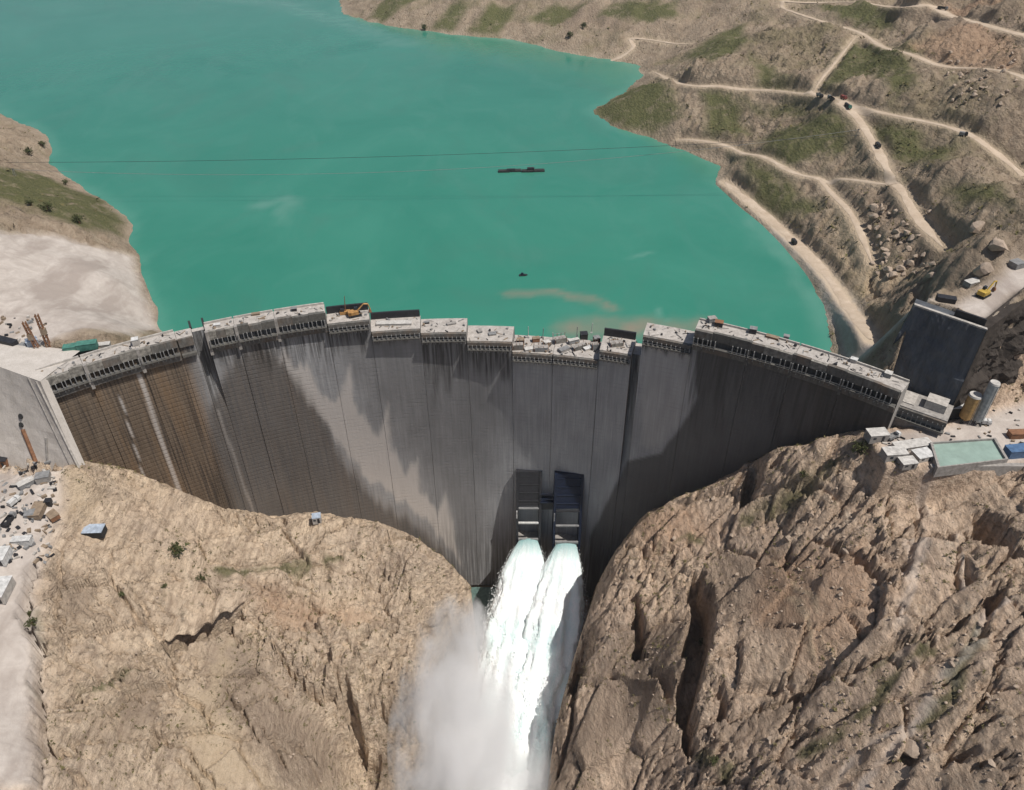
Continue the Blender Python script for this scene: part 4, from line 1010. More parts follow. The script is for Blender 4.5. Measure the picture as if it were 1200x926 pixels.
def excavator(label, p, rz, sc=1.0, m='yellow', name='excavator'):
    t = thing(name, label, 'excavator', p, rz); t.scale = (sc,) * 3
    for sy in (-1, 1):
        b = MB(); b.box((0, sy * 1.25, .5), (4.6, .7, 1.0)); b.tube((-2.3, sy * 1.25 - .35, .5), (-2.3, sy * 1.25 + .35, .5), .5, n=10); b.tube((2.3, sy * 1.25 - .35, .5), (2.3, sy * 1.25 + .35, .5), .5, n=10); b.build('track', 'tyre', t)
    b = MB(); b.box((-.6, 0, 1.75), (4.2, 2.9, 1.3)); b.box((-2.2, 0, 1.95), (1.3, 2.9, 1.6)); bo = b.build('body', m, t)
    b = MB(); b.box((.9, .85, 2.9), (1.6, 1.1, 1.4), taper=.9); b.build('cab', 'glass', bo)
    b = MB()
    for q0, q1 in (((1.2, -.2, 2.2), (4.2, -.2, 5.0)), ((4.2, -.2, 5.0), (6.0, -.2, 4.6))): b.tube(q0, q1, .38, .3, n=4)
    b.build('boom', m, t)
    b = MB(); b.tube((6.0, -.2, 4.7), (6.9, -.2, 1.6), .3, .22, n=4); b.build('arm', m, t)
    b = MB(); b.box((6.7, -.2, 1.0), (1.2, 1.3, 1.2), taper=.7); b.build('bucket', 'rust', t)
    return t
excavator('big yellow excavator on the pale ledge above the dark wall', ground_at(1152, 347), math.radians(35), 1.25)
def crate(name, label, cat, p, rz, d, m, lid='pale_roof', group=None, ribs=True):
    """a container, cabin or stack: body, roof, door and ribs"""
    t = thing(name, label, cat, p, rz, group)
    b = MB(); b.box((0, 0, d[2] / 2 - .3), (d[0], d[1], d[2] + .6)); b.build('body', m, t)
    b = MB(); b.box((0, 0, d[2] + .1), (d[0] + .3, d[1] + .3, .2)); b.build('roof', lid, t)
    if ribs:
        b = MB(); b.box((d[0] * .2, -d[1] / 2 - .04, d[2] * .42), (min(1.2, d[0] * .3), .08, d[2] * .8)); b.build('door', 'steel_dark', t)
        b = MB(); b.box((-d[0] * .25, -d[1] / 2 - .04, d[2] * .6), (min(1.4, d[0] * .3), .08, d[2] * .3)); b.build('window', 'glass', t)
    return t
def at(px, py): return tuple(ground_at(px, py))
SG = 'site cabins and stores'
crate('site_cabin', 'grey cabin with a pale roof at the left end of the platform', 'cabin', at(1026, 514), .1, (9, 5.5, 4), 'mid_concrete', group=SG)
crate('site_cabin', 'low grey cabin in front of the pale roof slab', 'cabin', at(1046, 536), .1, (10, 5.5, 4), 'mid_concrete', group=SG)
crate('storage_shed', 'long low shed with pale flat roof on the right platform', 'shed', at(1068, 524), .2, (18, 5, 2.2), 'pale_concrete', group=SG)
crate('storage_shed', 'white square shed roof beside the settling pool', 'shed', at(1080, 536), .25, (8, 6, 2.6), 'pale_concrete', 'white_paint', group=SG)
crate('storage_shed', 'small shed behind the square white roof by the pool', 'shed', at(1062, 545), .15, (7, 5, 2.8), 'mid_concrete', group=SG)
crate('shipping_container', 'blue container at the right end of the settling pool', 'container', at(1192, 533), .12, (12, 5, 4.2), 'blue_paint', 'blue_paint', ribs=False)
crate('shipping_container', 'dark rusty red container standing above the blue one', 'container', at(1192, 512), .05, (9, 3.6, 3.0), 'rust', 'rust', ribs=False)
lorry('tipper_truck', 'pale tipper truck parked between the cabins and the dam', 'truck', at(1046, 514), .5, 'white_paint', 'steel_grey', 7.5)
lorry('van', 'white van parked right of the two silos', 'van', at(1152, 497), -.3, 'white_paint', 'white_paint', 6, kind='van')
crate('storage_shed', 'pale roofed open shed left of the ochre silo', 'shed', at(1115, 487), .05, (9, 6, 6), 'dark_gap', 'white_paint', ribs=False)
def silo(label, p, r, h, m):
    t = thing('silo', label, 'silo', p, 0)
    b = MB(); b.tube((0, 0, 3), (0, 0, h), r, n=20); b.build('shell', m, t, False)
    b = MB(); b.tube((0, 0, 1.0), (0, 0, 2.99), r * .3, r, n=20); b.build('hopper', m, t)
    b = MB(); b.tube((0, 0, h + .02), (0, 0, h + .9), r * 1.04, r * .92, n=20); b.build('cap', 'pale_roof', t)
    for k in range(4):
        a = k * math.pi / 2 + .7; b = MB(); b.tube((math.cos(a) * r * .9, math.sin(a) * r * .9, -1), (math.cos(a) * r * .9, math.sin(a) * r * .9, 3.2), .25, n=6); b.build('leg', 'steel_dark', t)
    b = MB()
    for sx in (-.35, .35): b.tube((sx + r * .4, -r * 1.02, 0), (sx + r * .4, -r * 1.02, h), .1, n=4)
    b.build('ladder', 'pale_roof' if m == 'silo_ochre' else 'steel_grey', t)
silo('ochre round silo, the shorter and left of the two', at(1129, 494), 2.9, 15.5, 'silo_ochre')
silo('tall slim grey silo, the right of the two', at(1143, 497), 2.3, 24.0, 'grey_cyl')
# settling pool
zp = -18.6
q = [un(1099, 548, zp), un(1182, 538, zp), un(1167, 513, zp), un(1090, 518, zp)]
t = thing('settling_pool', 'rectangular concrete settling pool with milky green water', 'pool', (float(q[0][0]), float(q[0][1]), zp - 4))
ctr = sum(q) / 4
for i in range(4):
    a, c = q[i], q[(i + 1) % 4]; ai = a + (ctr - a) * .07; ci = c + (ctr - c) * .07
    b = MB(); dn = np.array([0, 0, 6.0]); b.hexa([a - dn, c - dn, ci - dn, ai - dn, a, c, ci, ai]); rel(b.build('pool_wall', 'mid_concrete'), t)
b = MB(); ins = [v + (ctr - v) * .06 - np.array([0, 0, 1.1]) for v in q]; b.add(ins, [(0, 1, 2, 3)])
rel(b.build('pool_water', plain('milky_water', (.27, .36, .315), .2, var=.2, scale=.15)), t)
pts = [ground_at(1090, 556), ground_at(1140, 556), ground_at(1210, 545)]
t = thing('retaining_wall', 'grey retaining wall holding up the platform below the settling pool', 'wall', tuple(pts[0]))
for k in range(2):
    a, c = pts[k], pts[k + 1]; b = MB(); zt = zp - 2.2
    b.hexa([(a[0], a[1], zt - 10), (c[0], c[1], zt - 10), (c[0], c[1] + 3, zt - 10), (a[0], a[1] + 3, zt - 10), (a[0], a[1] + .8, zt), (c[0], c[1] + .8, zt), (c[0], c[1] + 3, zt), (a[0], a[1] + 3, zt)]); rel(b.build('wall_panel', 'mid_concrete'), t)
# stepped concrete block below the right end of the crest
c = un(1077, 472, -13.0)
t = thing('thrust_block', 'stepped concrete thrust block with scaffolds under the right end of the crest', 'concrete block', (float(c[0]), float(c[1]), -30), -.62)
b = MB(); b.box((0, 0, 8), (28, 14, 18)); b.build('body', 'mid_concrete', t)
b = MB(); b.box((0, -7.6, 15.4), (28.4, 1.2, 2.2)); b.build('formwork_panel', 'form_mix', t)
b = MB(); b.box((0, -8.2, 11.2), (28.6, 2.4, .5)); b.build('walkway', 'formwork', t)
b = MB()
for k in range(13): b.box((-13.4 + 2.2 * k, -7.9, 13), (.3, 1.6, 4))
o = b.build('bracket_row', 'steel_grey', t); o['kind'] = 'stuff'
b = MB(); b.box((7, 1, 19.2), (9, 7, 4.4)); b.build('upper_step', 'pale_concrete', t)
b = MB(); b.box((-7, 1, 17.25), (11, 10, .5)); b.build('deck', 'pale_concrete', t)
for k, (x, y, d, m) in enumerate([(-9, -3, (4, 2.5, 1.6), 'timber'), (-4, 3, (3, 3, 2.2), 'steel_grey'), (-11, 5, (4, 2, 1.4), 'white_paint')]):
    pass
# ------------------------------------------------------------------ left bank: rig, stores and clutter
p = ground_at(57, 421)
t = thing('drilling_rig', 'yellow drilling rig with two tall brown masts left of the dam', 'drilling rig', tuple(p), .3)
b = MB(); b.box((0, 0, 2), (8, 5, 2.6)); b.box((-1, 0, 4.5), (4, 4, 2.6)); b.build('base', 'yellow', t)
b = MB(); b.box((2.6, -1, 5.2), (2.4, 2.4, 2.6), taper=.85); b.build('cab', 'yellow', t)
for sy in (-1, 1): b = MB(); b.box((0, sy * 2.8, .5), (8.5, 1.2, 1.5)); b.build('track', 'tyre', t)
for x, h in ((-2.6, 22), (2.4, 25)):
    b = MB()
    for sx in (-.9, .9):
        for sy in (-.9, .9): b.tube((x + sx, sy, 3.3), (x + sx * .7 + x * .3, sy * .7, h), .26, n=4)
    for k in range(9):
        z = 3.6 + k * (h - 4) / 9; z2 = z + (h - 4) / 9; e = 1 if k % 2 else -1
        b.tube((x - .9 * e + x * .03 * k, -.9, z), (x + .9 * e + x * .03 * k, -.9, z2), .17, n=4); b.tube((x - .9 * e + x * .03 * k, .9, z), (x + .9 * e + x * .03 * k, .9, z2), .17, n=4)
    o = b.build('mast', 'rust', t); b = MB(); b.box((x * 1.3, 0, h * .62), (2.2, 2.2, 3)); b.build('winch', 'timber', o)
LG = 'stores and machines around the left abutment'
for (px, py, nm, lab, cat, d, m, lid, rz) in [
 (88, 411, 'shipping_container', 'green container right of the drilling rig, nearest to it', 'container', (9, 4, 3), 'green_paint', 'green_paint', .25),
 (103, 407, 'shipping_container', 'green container farther right along the crest, its roof paler', 'container', (9, 4, 2.8), 'green_paint', 'green_paint', .25),
 (122, 406, 'crate_stack', 'low grey pile of crates by the crest right of the green containers', 'crates', (6, 3, 1.6), 'mid_concrete', 'pale_roof', .2),
 (39, 404, 'tool_shed', 'small grey blue shed left of the drilling rig', 'shed', (5, 4, 3), 'blue_white', 'blue_white', .6),
 (29, 411, 'tool_shed', 'narrow dark shed leaning against the slope left of the rig', 'shed', (4, 8, 3), 'steel_grey', 'steel_grey', -.4),
 (112, 625, 'storage_shed', 'lone shed with blue white roof on the left rock hill', 'shed', (9, 5.5, 3.2), 'dark_gap', 'blue_white', .05),
 (372, 611, 'site_cabin', 'tiny pale cabin perched on the rock rim before the dam', 'cabin', (4.5, 4, 4), 'pale_concrete', 'blue_white', .2),
 (52, 562, 'tool_shed', 'dark roofed shed at the foot of the abutment wall', 'shed', (6, 4.5, 3), 'mid_concrete', 'steel_grey', .3),
 (32, 569, 'shipping_container', 'grey container lying left of the dark roofed shed', 'container', (7, 3.5, 2.6), 'steel_grey', 'pale_roof', .8),
 (45, 600, 'crate_stack', 'dark timber stack on the pale strip above the lone shed', 'timber stack', (5, 9, 2.2), 'timber', 'timber', .1),
 (36, 604, 'crate_stack', 'grey pallet stack immediately left of the timber stack', 'pallets', (4, 4, 1.8), 'steel_grey', 'steel_grey', .2),
 (62, 605, 'crate_stack', 'small brown crate stack right of the timber stack', 'crates', (4, 6, 1.8), 'rust', 'timber', .9),
 (58, 591, 'oil_tank', 'small dark tank box above the brown crates', 'tank', (2.6, 2.6, 2.6), 'steel_dark', 'steel_dark', .1),
 (27, 636, 'shipping_container', 'white container lying across the pale left track', 'container', (8, 3.2, 2.6), 'white_paint', 'white_paint', .1),
 (4, 655, 'shipping_container', 'white container at the left edge, upper of two', 'container', (5, 8, 3.5), 'white_paint', 'white_paint', .1),
 (5, 695, 'shipping_container', 'pale grey container at the left edge, lower of two', 'container', (5, 11, 4), 'pale_concrete', 'white_paint', .1),
 (5, 545, 'tool_shed', 'dark shed at the left edge below the abutment wall', 'shed', (6, 5, 3.5), 'rust', 'steel_dark', .1),
 (8, 402, 'pipe_stack', 'dark pile of pipes on the left edge above the abutment wall', 'pipes', (12, 3.5, 1.8), 'steel_dark', 'steel_dark', -.35),
 (10, 420, 'pipe_stack', 'grey pile of steel at the top of the abutment wall', 'steel pile', (6, 3, 1.4), 'steel_grey', 'steel_grey', .2),
 (1108, 353, 'shipping_container', 'flat black container on the pale ledge left of the excavator', 'container', (8, 3.5, 2.2), 'steel_dark', 'steel_dark', -.35),
 (1140, 333, 'storage_shed', 'pale low shed beyond the excavator on the upper ledge', 'shed', (9, 4, 2), 'mid_concrete', 'pale_roof', .4),
 (1190, 313, 'storage_shed', 'grey shed at the right edge on the upper ledge', 'shed', (6, 5, 3), 'steel_grey', 'steel_grey', .4)]:
    crate(nm, lab, cat, at(px, py), rz, d, m, lid, LG, ribs=d[2] > 3.2)
lorry('van', 'white van parked on the pale ground below the abutment wall', 'van', at(18, 590), 1.2, 'white_paint', 'white_paint', 6, LG, 'van')
lorry('tipper_truck', 'grey tipper truck on the pale ground left of the pallets', 'truck', at(12, 612), 1.5, 'steel_grey', 'steel_dark', 8, LG)
# ------------------------------------------------------------------ things on the crest
def crest_pt(px, py, bi): return tuple(un(px, py, TOPS[bi] + .05))
excavator('orange excavator working on the crest at the first step down', crest_pt(416, 370, 8), .4, 1.25, 'orange')
t = thing('mobile_crane', 'small orange crane with a thin mast on the crest', 'crane', crest_pt(404, 368, 8), .2)
b = MB(); b.box((0, 0, 1.1), (5, 2.4, 1.6)); b.build('carrier', 'orange', t); b = MB(); b.box((-1, 0, 2.6), (2, 2, 1.4)); b.build('cab', 'steel_dark', t)
b = MB(); b.tube((.6, 0, 2), (1.2, 0, 11), .3, .15, n=5); b.build('boom', 'rust', t)
CG = 'materials and machines on the crest'
K = 0
for (px, py, bi, nm, lab, cat, d, m, lid, rz) in [
 (610, 402, 12, 'crate_stack', 'dark crate stack at the left end of the lowest block', 'crates', (4, 3, 2.6), 'steel_dark', 'timber', .1),
 (622, 410, 12, 'formwork_stack', 'pale stack of boards on the lowest block, front edge', 'boards', (7, 2.5, 1.2), 'pale_concrete', 'pale_roof', .3),
 (628, 400, 12, 'crate_stack', 'brown crate stack at the back of the lowest block', 'crates', (4, 2.5, 2.4), 'rust', 'timber', .2),
 (641, 404, 12, 'crate_stack', 'pinkish crate stack at the right end of the lowest block', 'crates', (3.5, 3, 2.2), 'timber', 'pale_roof', .5),
 (661, 411, 13, 'formwork_stack', 'grey board stack on the cluttered block, left end', 'boards', (6, 3, 1.6), 'mid_concrete', 'steel_grey', .6),
 (672, 402, 13, 'formwork_stack', 'leaning pale boards at the back of the cluttered block', 'boards', (6, 2, 2.4), 'steel_grey', 'pale_roof', .4),
 (684, 396, 13, 'crate_stack', 'black box at the back right of the cluttered block', 'crates', (4, 3.5, 3.2), 'dark_gap', 'steel_dark', .1),
 (690, 409, 13, 'formwork_stack', 'white boards at the front right of the cluttered block', 'boards', (6, 2.5, 1.2), 'pale_concrete', 'white_paint', .5),
 (699, 400, 13, 'crate_stack', 'dark machine crate beside the stepped block', 'crates', (3.4, 3.4, 2.8), 'steel_dark', 'steel_grey', .3),
 (462, 380, 9, 'formwork_stack', 'long cream beam lying along the crest block', 'beam', (19, 3.4, 1.2), 'pale_concrete', 'pale_roof', .04),
 (500, 379, 10, 'crate_stack', 'small dark bundle on the white block top', 'bundle', (3, 1.4, 1), 'steel_dark', 'steel_grey', .2),
 (529, 380, 10, 'formwork_stack', 'grey boards on the white block top, right side', 'boards', (5, 2, .8), 'mid_concrete', 'mid_concrete', .3),
 (562, 389, 11, 'crate_stack', 'dark bundle at the left of the next block top', 'bundle', (2.2, 3, 1), 'steel_grey', 'mid_concrete', .4),
 (577, 392, 11, 'formwork_stack', 'greenish boards on the next block top, right side', 'boards', (4, 2.6, .8), 'mid_concrete', 'steel_grey', .2),
 (834, 377, 17, 'machine_box', 'grey machine box at the left end of the right crest', 'machine', (4, 3, 2.4), 'steel_grey', 'mid_concrete', .2),
 (842, 382, 17, 'machine_box', 'dark reddish machine box on the right crest near its left end', 'machine', (4, 3, 2.6), 'steel_dark', 'rust', -.3),
 (882, 390, 18, 'machine_box', 'dark pump box on the middle of the right crest', 'machine', (3.4, 2.8, 2.8), 'steel_dark', 'steel_grey', -.3),
 (905, 396, 18, 'timber_bundle', 'flat dark timber bundle on the right crest', 'timber', (6, 2.2, .9), 'rust', 'timber', -.5),
 (921, 397, 18, 'machine_box', 'small grey box right of the timber bundle', 'machine', (2.6, 2.2, 1.8), 'steel_grey', 'steel_grey', -.4),
 (1000, 424, 20, 'machine_box', 'pale box on the crest near its right end', 'machine', (3, 2.4, 1.8), 'pale_concrete', 'white_paint', -.6),
 (1040, 441, 20, 'machine_box', 'grey box at the very right end of the crest', 'machine', (3, 3, 2.2), 'steel_grey', 'pale_roof', -.6),
 (300, 369, 6, 'timber_bundle', 'small timber bundle on the left crest', 'timber', (4, 1.6, .9), 'timber', 'timber', .25),
 (345, 364, 7, 'machine_box', 'dark box on the left crest before the first step', 'machine', (2.6, 2, 1.6), 'steel_dark', 'steel_grey', .2),
 (255, 383, 5, 'machine_box', 'pale box on the left crest right of the dark notch', 'machine', (3, 2, 1.6), 'pale_concrete', 'white_paint', .3),
 (160, 404, 2, 'machine_box', 'small pale kiosk on the far left part of the crest', 'kiosk', (3, 3, 3.4), 'pale_concrete', 'white_paint', .35)]:
    crate(nm, lab, cat, crest_pt(px, py, bi), rz, d, m, lid, CG, ribs=False)
for k, (px, py, bi, d, rz) in enumerate([(607,408,12,(6,4,4.5),.1),(634,410,12,(8,4,3.6),.05),(656,400,13,(7,4,4.2),.3),(678,408,13,(8,3.5,3.4),.5),(697,408,13,(4,4,5),.2),(722,404,14,(7,4,3),.2)]):
    t = thing('scaffold_tower', ['open steel scaffold tower at the left end of the lowest block', 'wide open scaffold tower at the right of the lowest block', 'tilted scaffold tower at the left of the cluttered block', 'long low scaffold tower in front of the cluttered block', 'tall narrow scaffold tower at the right of the cluttered block', 'low scaffold tower on the stepped block before the dark slot'][k], 'scaffold tower', crest_pt(px, py, bi), rz, 'scaffold towers on the lowest crest blocks')
    b = MB()
    for sx in (-1, -.33, .33, 1):
        for sy in (-1, 1): b.tube((sx * d[0] / 2, sy * d[1] / 2, 0), (sx * d[0] / 2 + .2 * sy, sy * d[1] / 2, d[2]), .16, n=4)
    b.build('post', 'rust', t).__setitem__('kind', 'stuff')
    b = MB(); b.box((0, 0, d[2] * .55), (d[0], d[1], .18)); b.build('platform', 'mid_concrete', t)
    b = MB(); b.box((0, -d[1] / 2 - .15, d[2] * .4), (d[0] * .9, .14, d[2] * .7)); b.build('panel', ['form_mix', 'steel_grey', 'form_pale'][k % 3], t)
    b = MB(); b.tube((-d[0] / 2, d[1] / 2, d[2]), (d[0] / 2, d[1] / 2, d[2] * .9), .12, n=4); b.build('rail', 'steel_grey', t)
for k, (px, py, bi) in enumerate([(603,396,12),(619,394,12),(636,396,12),(648,401,12),(676,394,13),(693,390,13)]):
    x, y, z = crest_pt(px, py, bi); b = MB(); b.tube((0, 0, -.3), (.3 * (k % 3 - 1), 0, 6.5), .22, n=6); b.box((0, 0, .1), (1, 1, .5))
    o = b.build('scaffold_post', 'pale_roof' if k % 2 else 'steel_grey'); o.location = (x, y, z); tag(o, ['thin dark scaffold post at the far left of the lowest block', 'thin pale scaffold post second from the left on the lowest block', 'thin dark scaffold post third from the left on the lowest block', 'thin pale scaffold post at the joint between the two lowest blocks', 'thin dark scaffold post at the back of the cluttered block', 'thin pale scaffold post beside the black box on the cluttered block'][k], 'post', 'scaffold posts on the lowest blocks')
# ------------------------------------------------------------------ on and over the lake
p = un(611, 201, WATER)
t = thing('barge', 'long dark barge floating in the middle of the lake', 'barge', tuple(p), math.radians(3))
for k in range(4): b = MB(); b.box((-15 + 10 * k, .8 * math.sin(k * 2), .5), (9.6, 4.2, 1.8), rz=.05 * math.sin(k * 3)); b.build('pontoon', 'dark_gap', t)
b = MB(); b.box((8, 0, 2.3), (6, 2.6, 1.8)); b.build('cabin', 'steel_dark', t)
b = MB(); b.box((-9, 0, 1.9), (7, 2.2, 1.0)); b.build('deck_load', 'steel_dark', t)
p = un(613, 323, WATER)
t = thing('work_boat', 'tiny dark work boat on the lake near the dam', 'boat', tuple(p), .1)
b = MB(); b.prism([(-2.6, -1), (1.6, -1), (3, 0), (1.6, 1), (-2.6, 1)], -.3, .8); b.build('hull', 'steel_dark', t); b = MB(); b.box((-.6, 0, 1.4), (1.6, 1.3, 1.2)); b.build('cabin', 'navy', t)
e0 = ground_at(18, 206); e1 = ground_at(1004, 160); e2 = ground_at(10, 198); e3 = ground_at(1006, 166)
for a, c, sag, lab, m in ((e0, e1, 16, 'pale cableway rope, the lower of two across the lake', 'steel_grey'), (e2, e3, 5, 'dark cableway rope, the upper of two across the lake', 'steel_dark')):
    b = MB(); P = [np.array(a) + (np.array(c) - np.array(a)) * k / 40 + np.array([0, 0, 5 - 4 * sag * (k / 40) * (1 - k / 40)]) for k in range(41)]
    for k in range(40): b.tube(P[k], P[k + 1], .13, n=5)
    tag(b.build('cableway_rope', m), lab, 'cable', 'cableway ropes over the lake')
for a, lab in ((e0, 'steel cableway mast on the green left shore'), (e1, 'steel cableway mast by the steep road on the right bank')):
    t = thing('cableway_mast', lab, 'mast', tuple(a)); b = MB()
    for sx in (-1, 1):
        for sy in (-1, 1): b.tube((sx, sy, -1), (sx * .3, sy * .3, 5.6), .14, n=4)
    b.build('frame', 'steel_grey', t); b = MB(); b.box((0, 0, 5.3), (1.2, .5, .5)); b.build('saddle', 'steel_dark', t)
# ------------------------------------------------------------------ shrubs, boulders, scree and scrub
def leaf_mat():
    t = NT('shrub_leaves', .8, .2)
    f = t.ramp(t.noise(.9, 5, .7, t.pos()), .3, .7)
    return t.col(t.mix(f, (.035, .042, .016), (.095, .10, .04)))
M['leaf'] = leaf_mat()
def crown_mb(r, n, rng):
    b = MB(); cl = [(rng.uniform(-.55, .55) * r, rng.uniform(-.55, .55) * r, rng.uniform(.5, 1.15) * r) for _ in range(7)]
    for _ in range(n):
        c = cl[rng.randrange(7)]; q = np.array([rng.gauss(0, .27), rng.gauss(0, .27), rng.gauss(0, .22)]) * r + c
        s = r * rng.uniform(.09, .17); d = [np.array([rng.gauss(0, 1), rng.gauss(0, 1), rng.gauss(0, 1)]) * s for _ in range(3)]
        b.add([q + d[0], q + d[1], q + d[2]], [(0, 1, 2)])
    return b
rng = random.Random(5)
def shrub(label, px, py, r, group=None):
    p = ground_at(px, py); t = thing('shrub', label, 'shrub', tuple(p), rng.uniform(0, 6), group)
    b = MB()
    for k in range(4): b.tube((0, 0, -.4), (rng.uniform(-.4, .4) * r, rng.uniform(-.4, .4) * r, .8 * r), .09 * r, .03 * r, n=5)
    b.build('trunk', 'rust', t); crown_mb(r, 260, rng).build('crown', 'leaf', t)
for lab, px, py, r in [
 ('largest dark round shrub on the left rock hill', 208, 648, 4.0), ('round dark shrub below and right of the largest one', 235, 677, 2.9), ('small dull shrub above the cave on the left hill', 145, 698, 1.8), ('little shrub below the largest dark shrub', 193, 688, 1.5),
 ('olive shrub in the fissure beside the pale left track', 29, 714, 3.2), ('olive bush lower in the same left fissure', 41, 735, 2.4), ('bright green bush lodged in the dark cleft on the right hill', 823, 754, 2.6), ('wide olive bush on the rim below the site cabins', 1005, 530, 4.2),
 ('dark shrub on the left shore, right of the green knoll', 94, 262, 4.0), ('largest dark shrub on the green left knoll', 55, 247, 4.4), ('slim dark shrub left of the largest knoll shrub', 37, 241, 3.0), ('small shrub on the knoll facing the water', 77, 216, 2.6),
 ('dark shrub on the sandy left headland', 34, 182, 4.2), ('dark shrub at the tip of the sandy headland', 50, 172, 3.6), ('low olive bush beside the grassy strip on the right hill', 940, 560, 2.2), ('pale olive bush in the grass at the lower right corner', 836, 893, 2.6),
 ('dark tree like bush above the head of the bay', 668, 44, 5.0), ('dark bush right of the bay head tree', 683, 33, 4.6), ('shrub standing at the waterline of the far bank', 498, 35, 5.0)]: shrub(lab, px, py, r)
import bmesh
def rock_mesh(seed, sub=2):
    r = random.Random(seed); bm = bmesh.new(); bmesh.ops.create_icosphere(bm, subdivisions=sub, radius=1)
    pl = [(np.array([r.gauss(0, 1), r.gauss(0, 1), r.gauss(0, 1)]), r.uniform(.42, .85)) for _ in range(14)]
    for v in bm.verts:
        c = np.array(v.co)
        for n, d in pl:
            n = n / np.linalg.norm(n); k = c @ n
            if k > d: c = c - n * (k - d)
        v.co = c * (1 + r.uniform(-.03, .03))
    V = [tuple(v.co) for v in bm.verts]; Fc = [tuple(v.index for v in f.verts) for f in bm.faces]; bm.free()
    return V, Fc
def stone_mat():
    t = NT('boulder_rock', 1.0, .1); p = t.pos()
    c = t.mix(t.ramp(t.noise(.7, 7, .7, p), .3, .7), (.30, .235, .185), (.46, .37, .29))
    t.bump(t.noise(1.4, 7, .75, p), .6, .5); return t.col(c)
M['stone'] = stone_mat()
ROCKS = [rock_mesh(k) for k in range(8)]
RM = []
for k, (V, Fc) in enumerate(ROCKS):
    b = MB(); b.add(V, Fc); RM.append(b.mesh('boulder', 'stone'))
def boulder(px, py, r, label, group):
    p = ground_at(px, py); o = bpy.data.objects.new('boulder', RM[rng.randrange(8)]); COL.objects.link(o)
    o.location = (p[0], p[1], p[2] + r * .25); o.scale = (r * rng.uniform(.8, 1.2), r * rng.uniform(.8, 1.2), r * rng.uniform(.6, .9)); o.rotation_euler = (rng.uniform(-.3, .3), rng.uniform(-.3, .3), rng.uniform(0, 6))
    return tag(o, label, 'boulder', group)
for px, py, r, lab in [(1072, 880, 5.5, 'largest pale boulder standing up at the lower right'), (1168, 291, 7, 'big dark boulder on the upper ledge beyond the excavator'), (1152, 319, 5.5, 'brown boulder on the ledge just above the excavator'), (1145, 270, 6, 'dark boulder in the shaded hollow on the right bank'),
   (1140, 400, 6, 'sunlit rock sticking out in front of the dark wall'), (1128, 412, 4.5, 'smaller sunlit rock below the one before the dark wall'), (1094, 445, 2.6, 'small pale rock at the foot of the dark wall')]: boulder(px, py, r, lab, 'large boulders')
# a real overhang above the dark hollow on the left hill
LIP = smooth_pl([ground_at(a, b - 4)[:2] for a, b in [(190, 754), (206, 741), (222, 730), (240, 722), (258, 716), (272, 708), (288, 706)]], 6); NL = len(LIP); NA = 12
jj = np.linspace(0, 1, NL)[:, None]; vv = np.linspace(0, 1, NA)[None]
wd = 8.5 * np.sin(np.clip(jj, .03, .97) * math.pi) ** .6 * (.65 + .7 * vn(LIP[:, :1] / 4, LIP[:, 1:] / 4, 120))
X = LIP[:, :1] + 0 * vv + wd * vv * .15; Y = LIP[:, 1:] + 7 - (7 + wd) * vv
zb = detail(LIP[:, 0] + 0.0, LIP[:, 1] + 5.0)[0]
for _ in range(3): zb[1:-1] = (zb[:-2] + zb[1:-1] + zb[2:]) / 3
Zt = zb[:, None] - 1.2 + 1.8 * np.sin(vv * 2.2) + fbm(X / 3, Y / 3, 3, 121) * .9 - 2.2 * vv ** 3
Zb = Zt - 4.5 + 3.6 * vv ** 2 + fbm(X / 3, Y / 3, 3, 122) * .6
V = np.r_[np.stack([X, Y, Zt], -1).reshape(-1, 3), np.stack([X, Y, Zb], -1).reshape(-1, 3)]; o_ = NL * NA
b = MB(); Fq = []
for i in range(NL - 1):
    for k in range(NA - 1):
        q_ = (i * NA + k, (i + 1) * NA + k, (i + 1) * NA + k + 1, i * NA + k + 1); Fq += [q_[::-1], tuple(o_ + t_ for t_ in q_)]
    e_ = i * NA + NA - 1; Fq.append((e_, e_ + NA, o_ + e_ + NA, o_ + e_))
b.add(V, Fq); o = b.build('rock_ledge', 'terrain'); at_ = o.data.attributes.new('near', 'FLOAT', 'POINT'); at_.data.foreach_set('value', np.ones(len(V), np.float32))
tag(o, 'overhanging rock ledge above the dark hollow on the left hill', 'rock ledge')
for k in range(75):
    px = rng.uniform(1020, 1100); py = rng.uniform(232, 325)
    if abs(px - np.interp(py, [215, 258, 290, 330], [1050, 1075, 1103, 1115])) < 16: continue
    boulder(px, py, rng.uniform(1.5, 3.8), 'dark rock among the broken outcrops below the steep road', 'outcrop rocks below the steep road')
for k in range(40):
    boulder(rng.uniform(1110, 1190), rng.uniform(60, 135), rng.uniform(1.2, 3.0), 'pale rock in the rockfall below the upper loop road', 'rockfall rocks below the loop road')
for k in range(60):
    px = rng.uniform(900, 1195); py = 926 - rng.uniform(0, 1) * (60 + (px - 900) * .55)
    boulder(px, py, rng.uniform(.5, 1.5), 'boulder among the scree on the lower right slope', 'scree boulders on the lower right slope')
for k in range(26):
    boulder(rng.uniform(700, 1000), rng.uniform(545, 700), rng.uniform(.8, 2.0), 'boulder lying on the upper part of the right rock hill', 'boulders on the upper right rock hill')
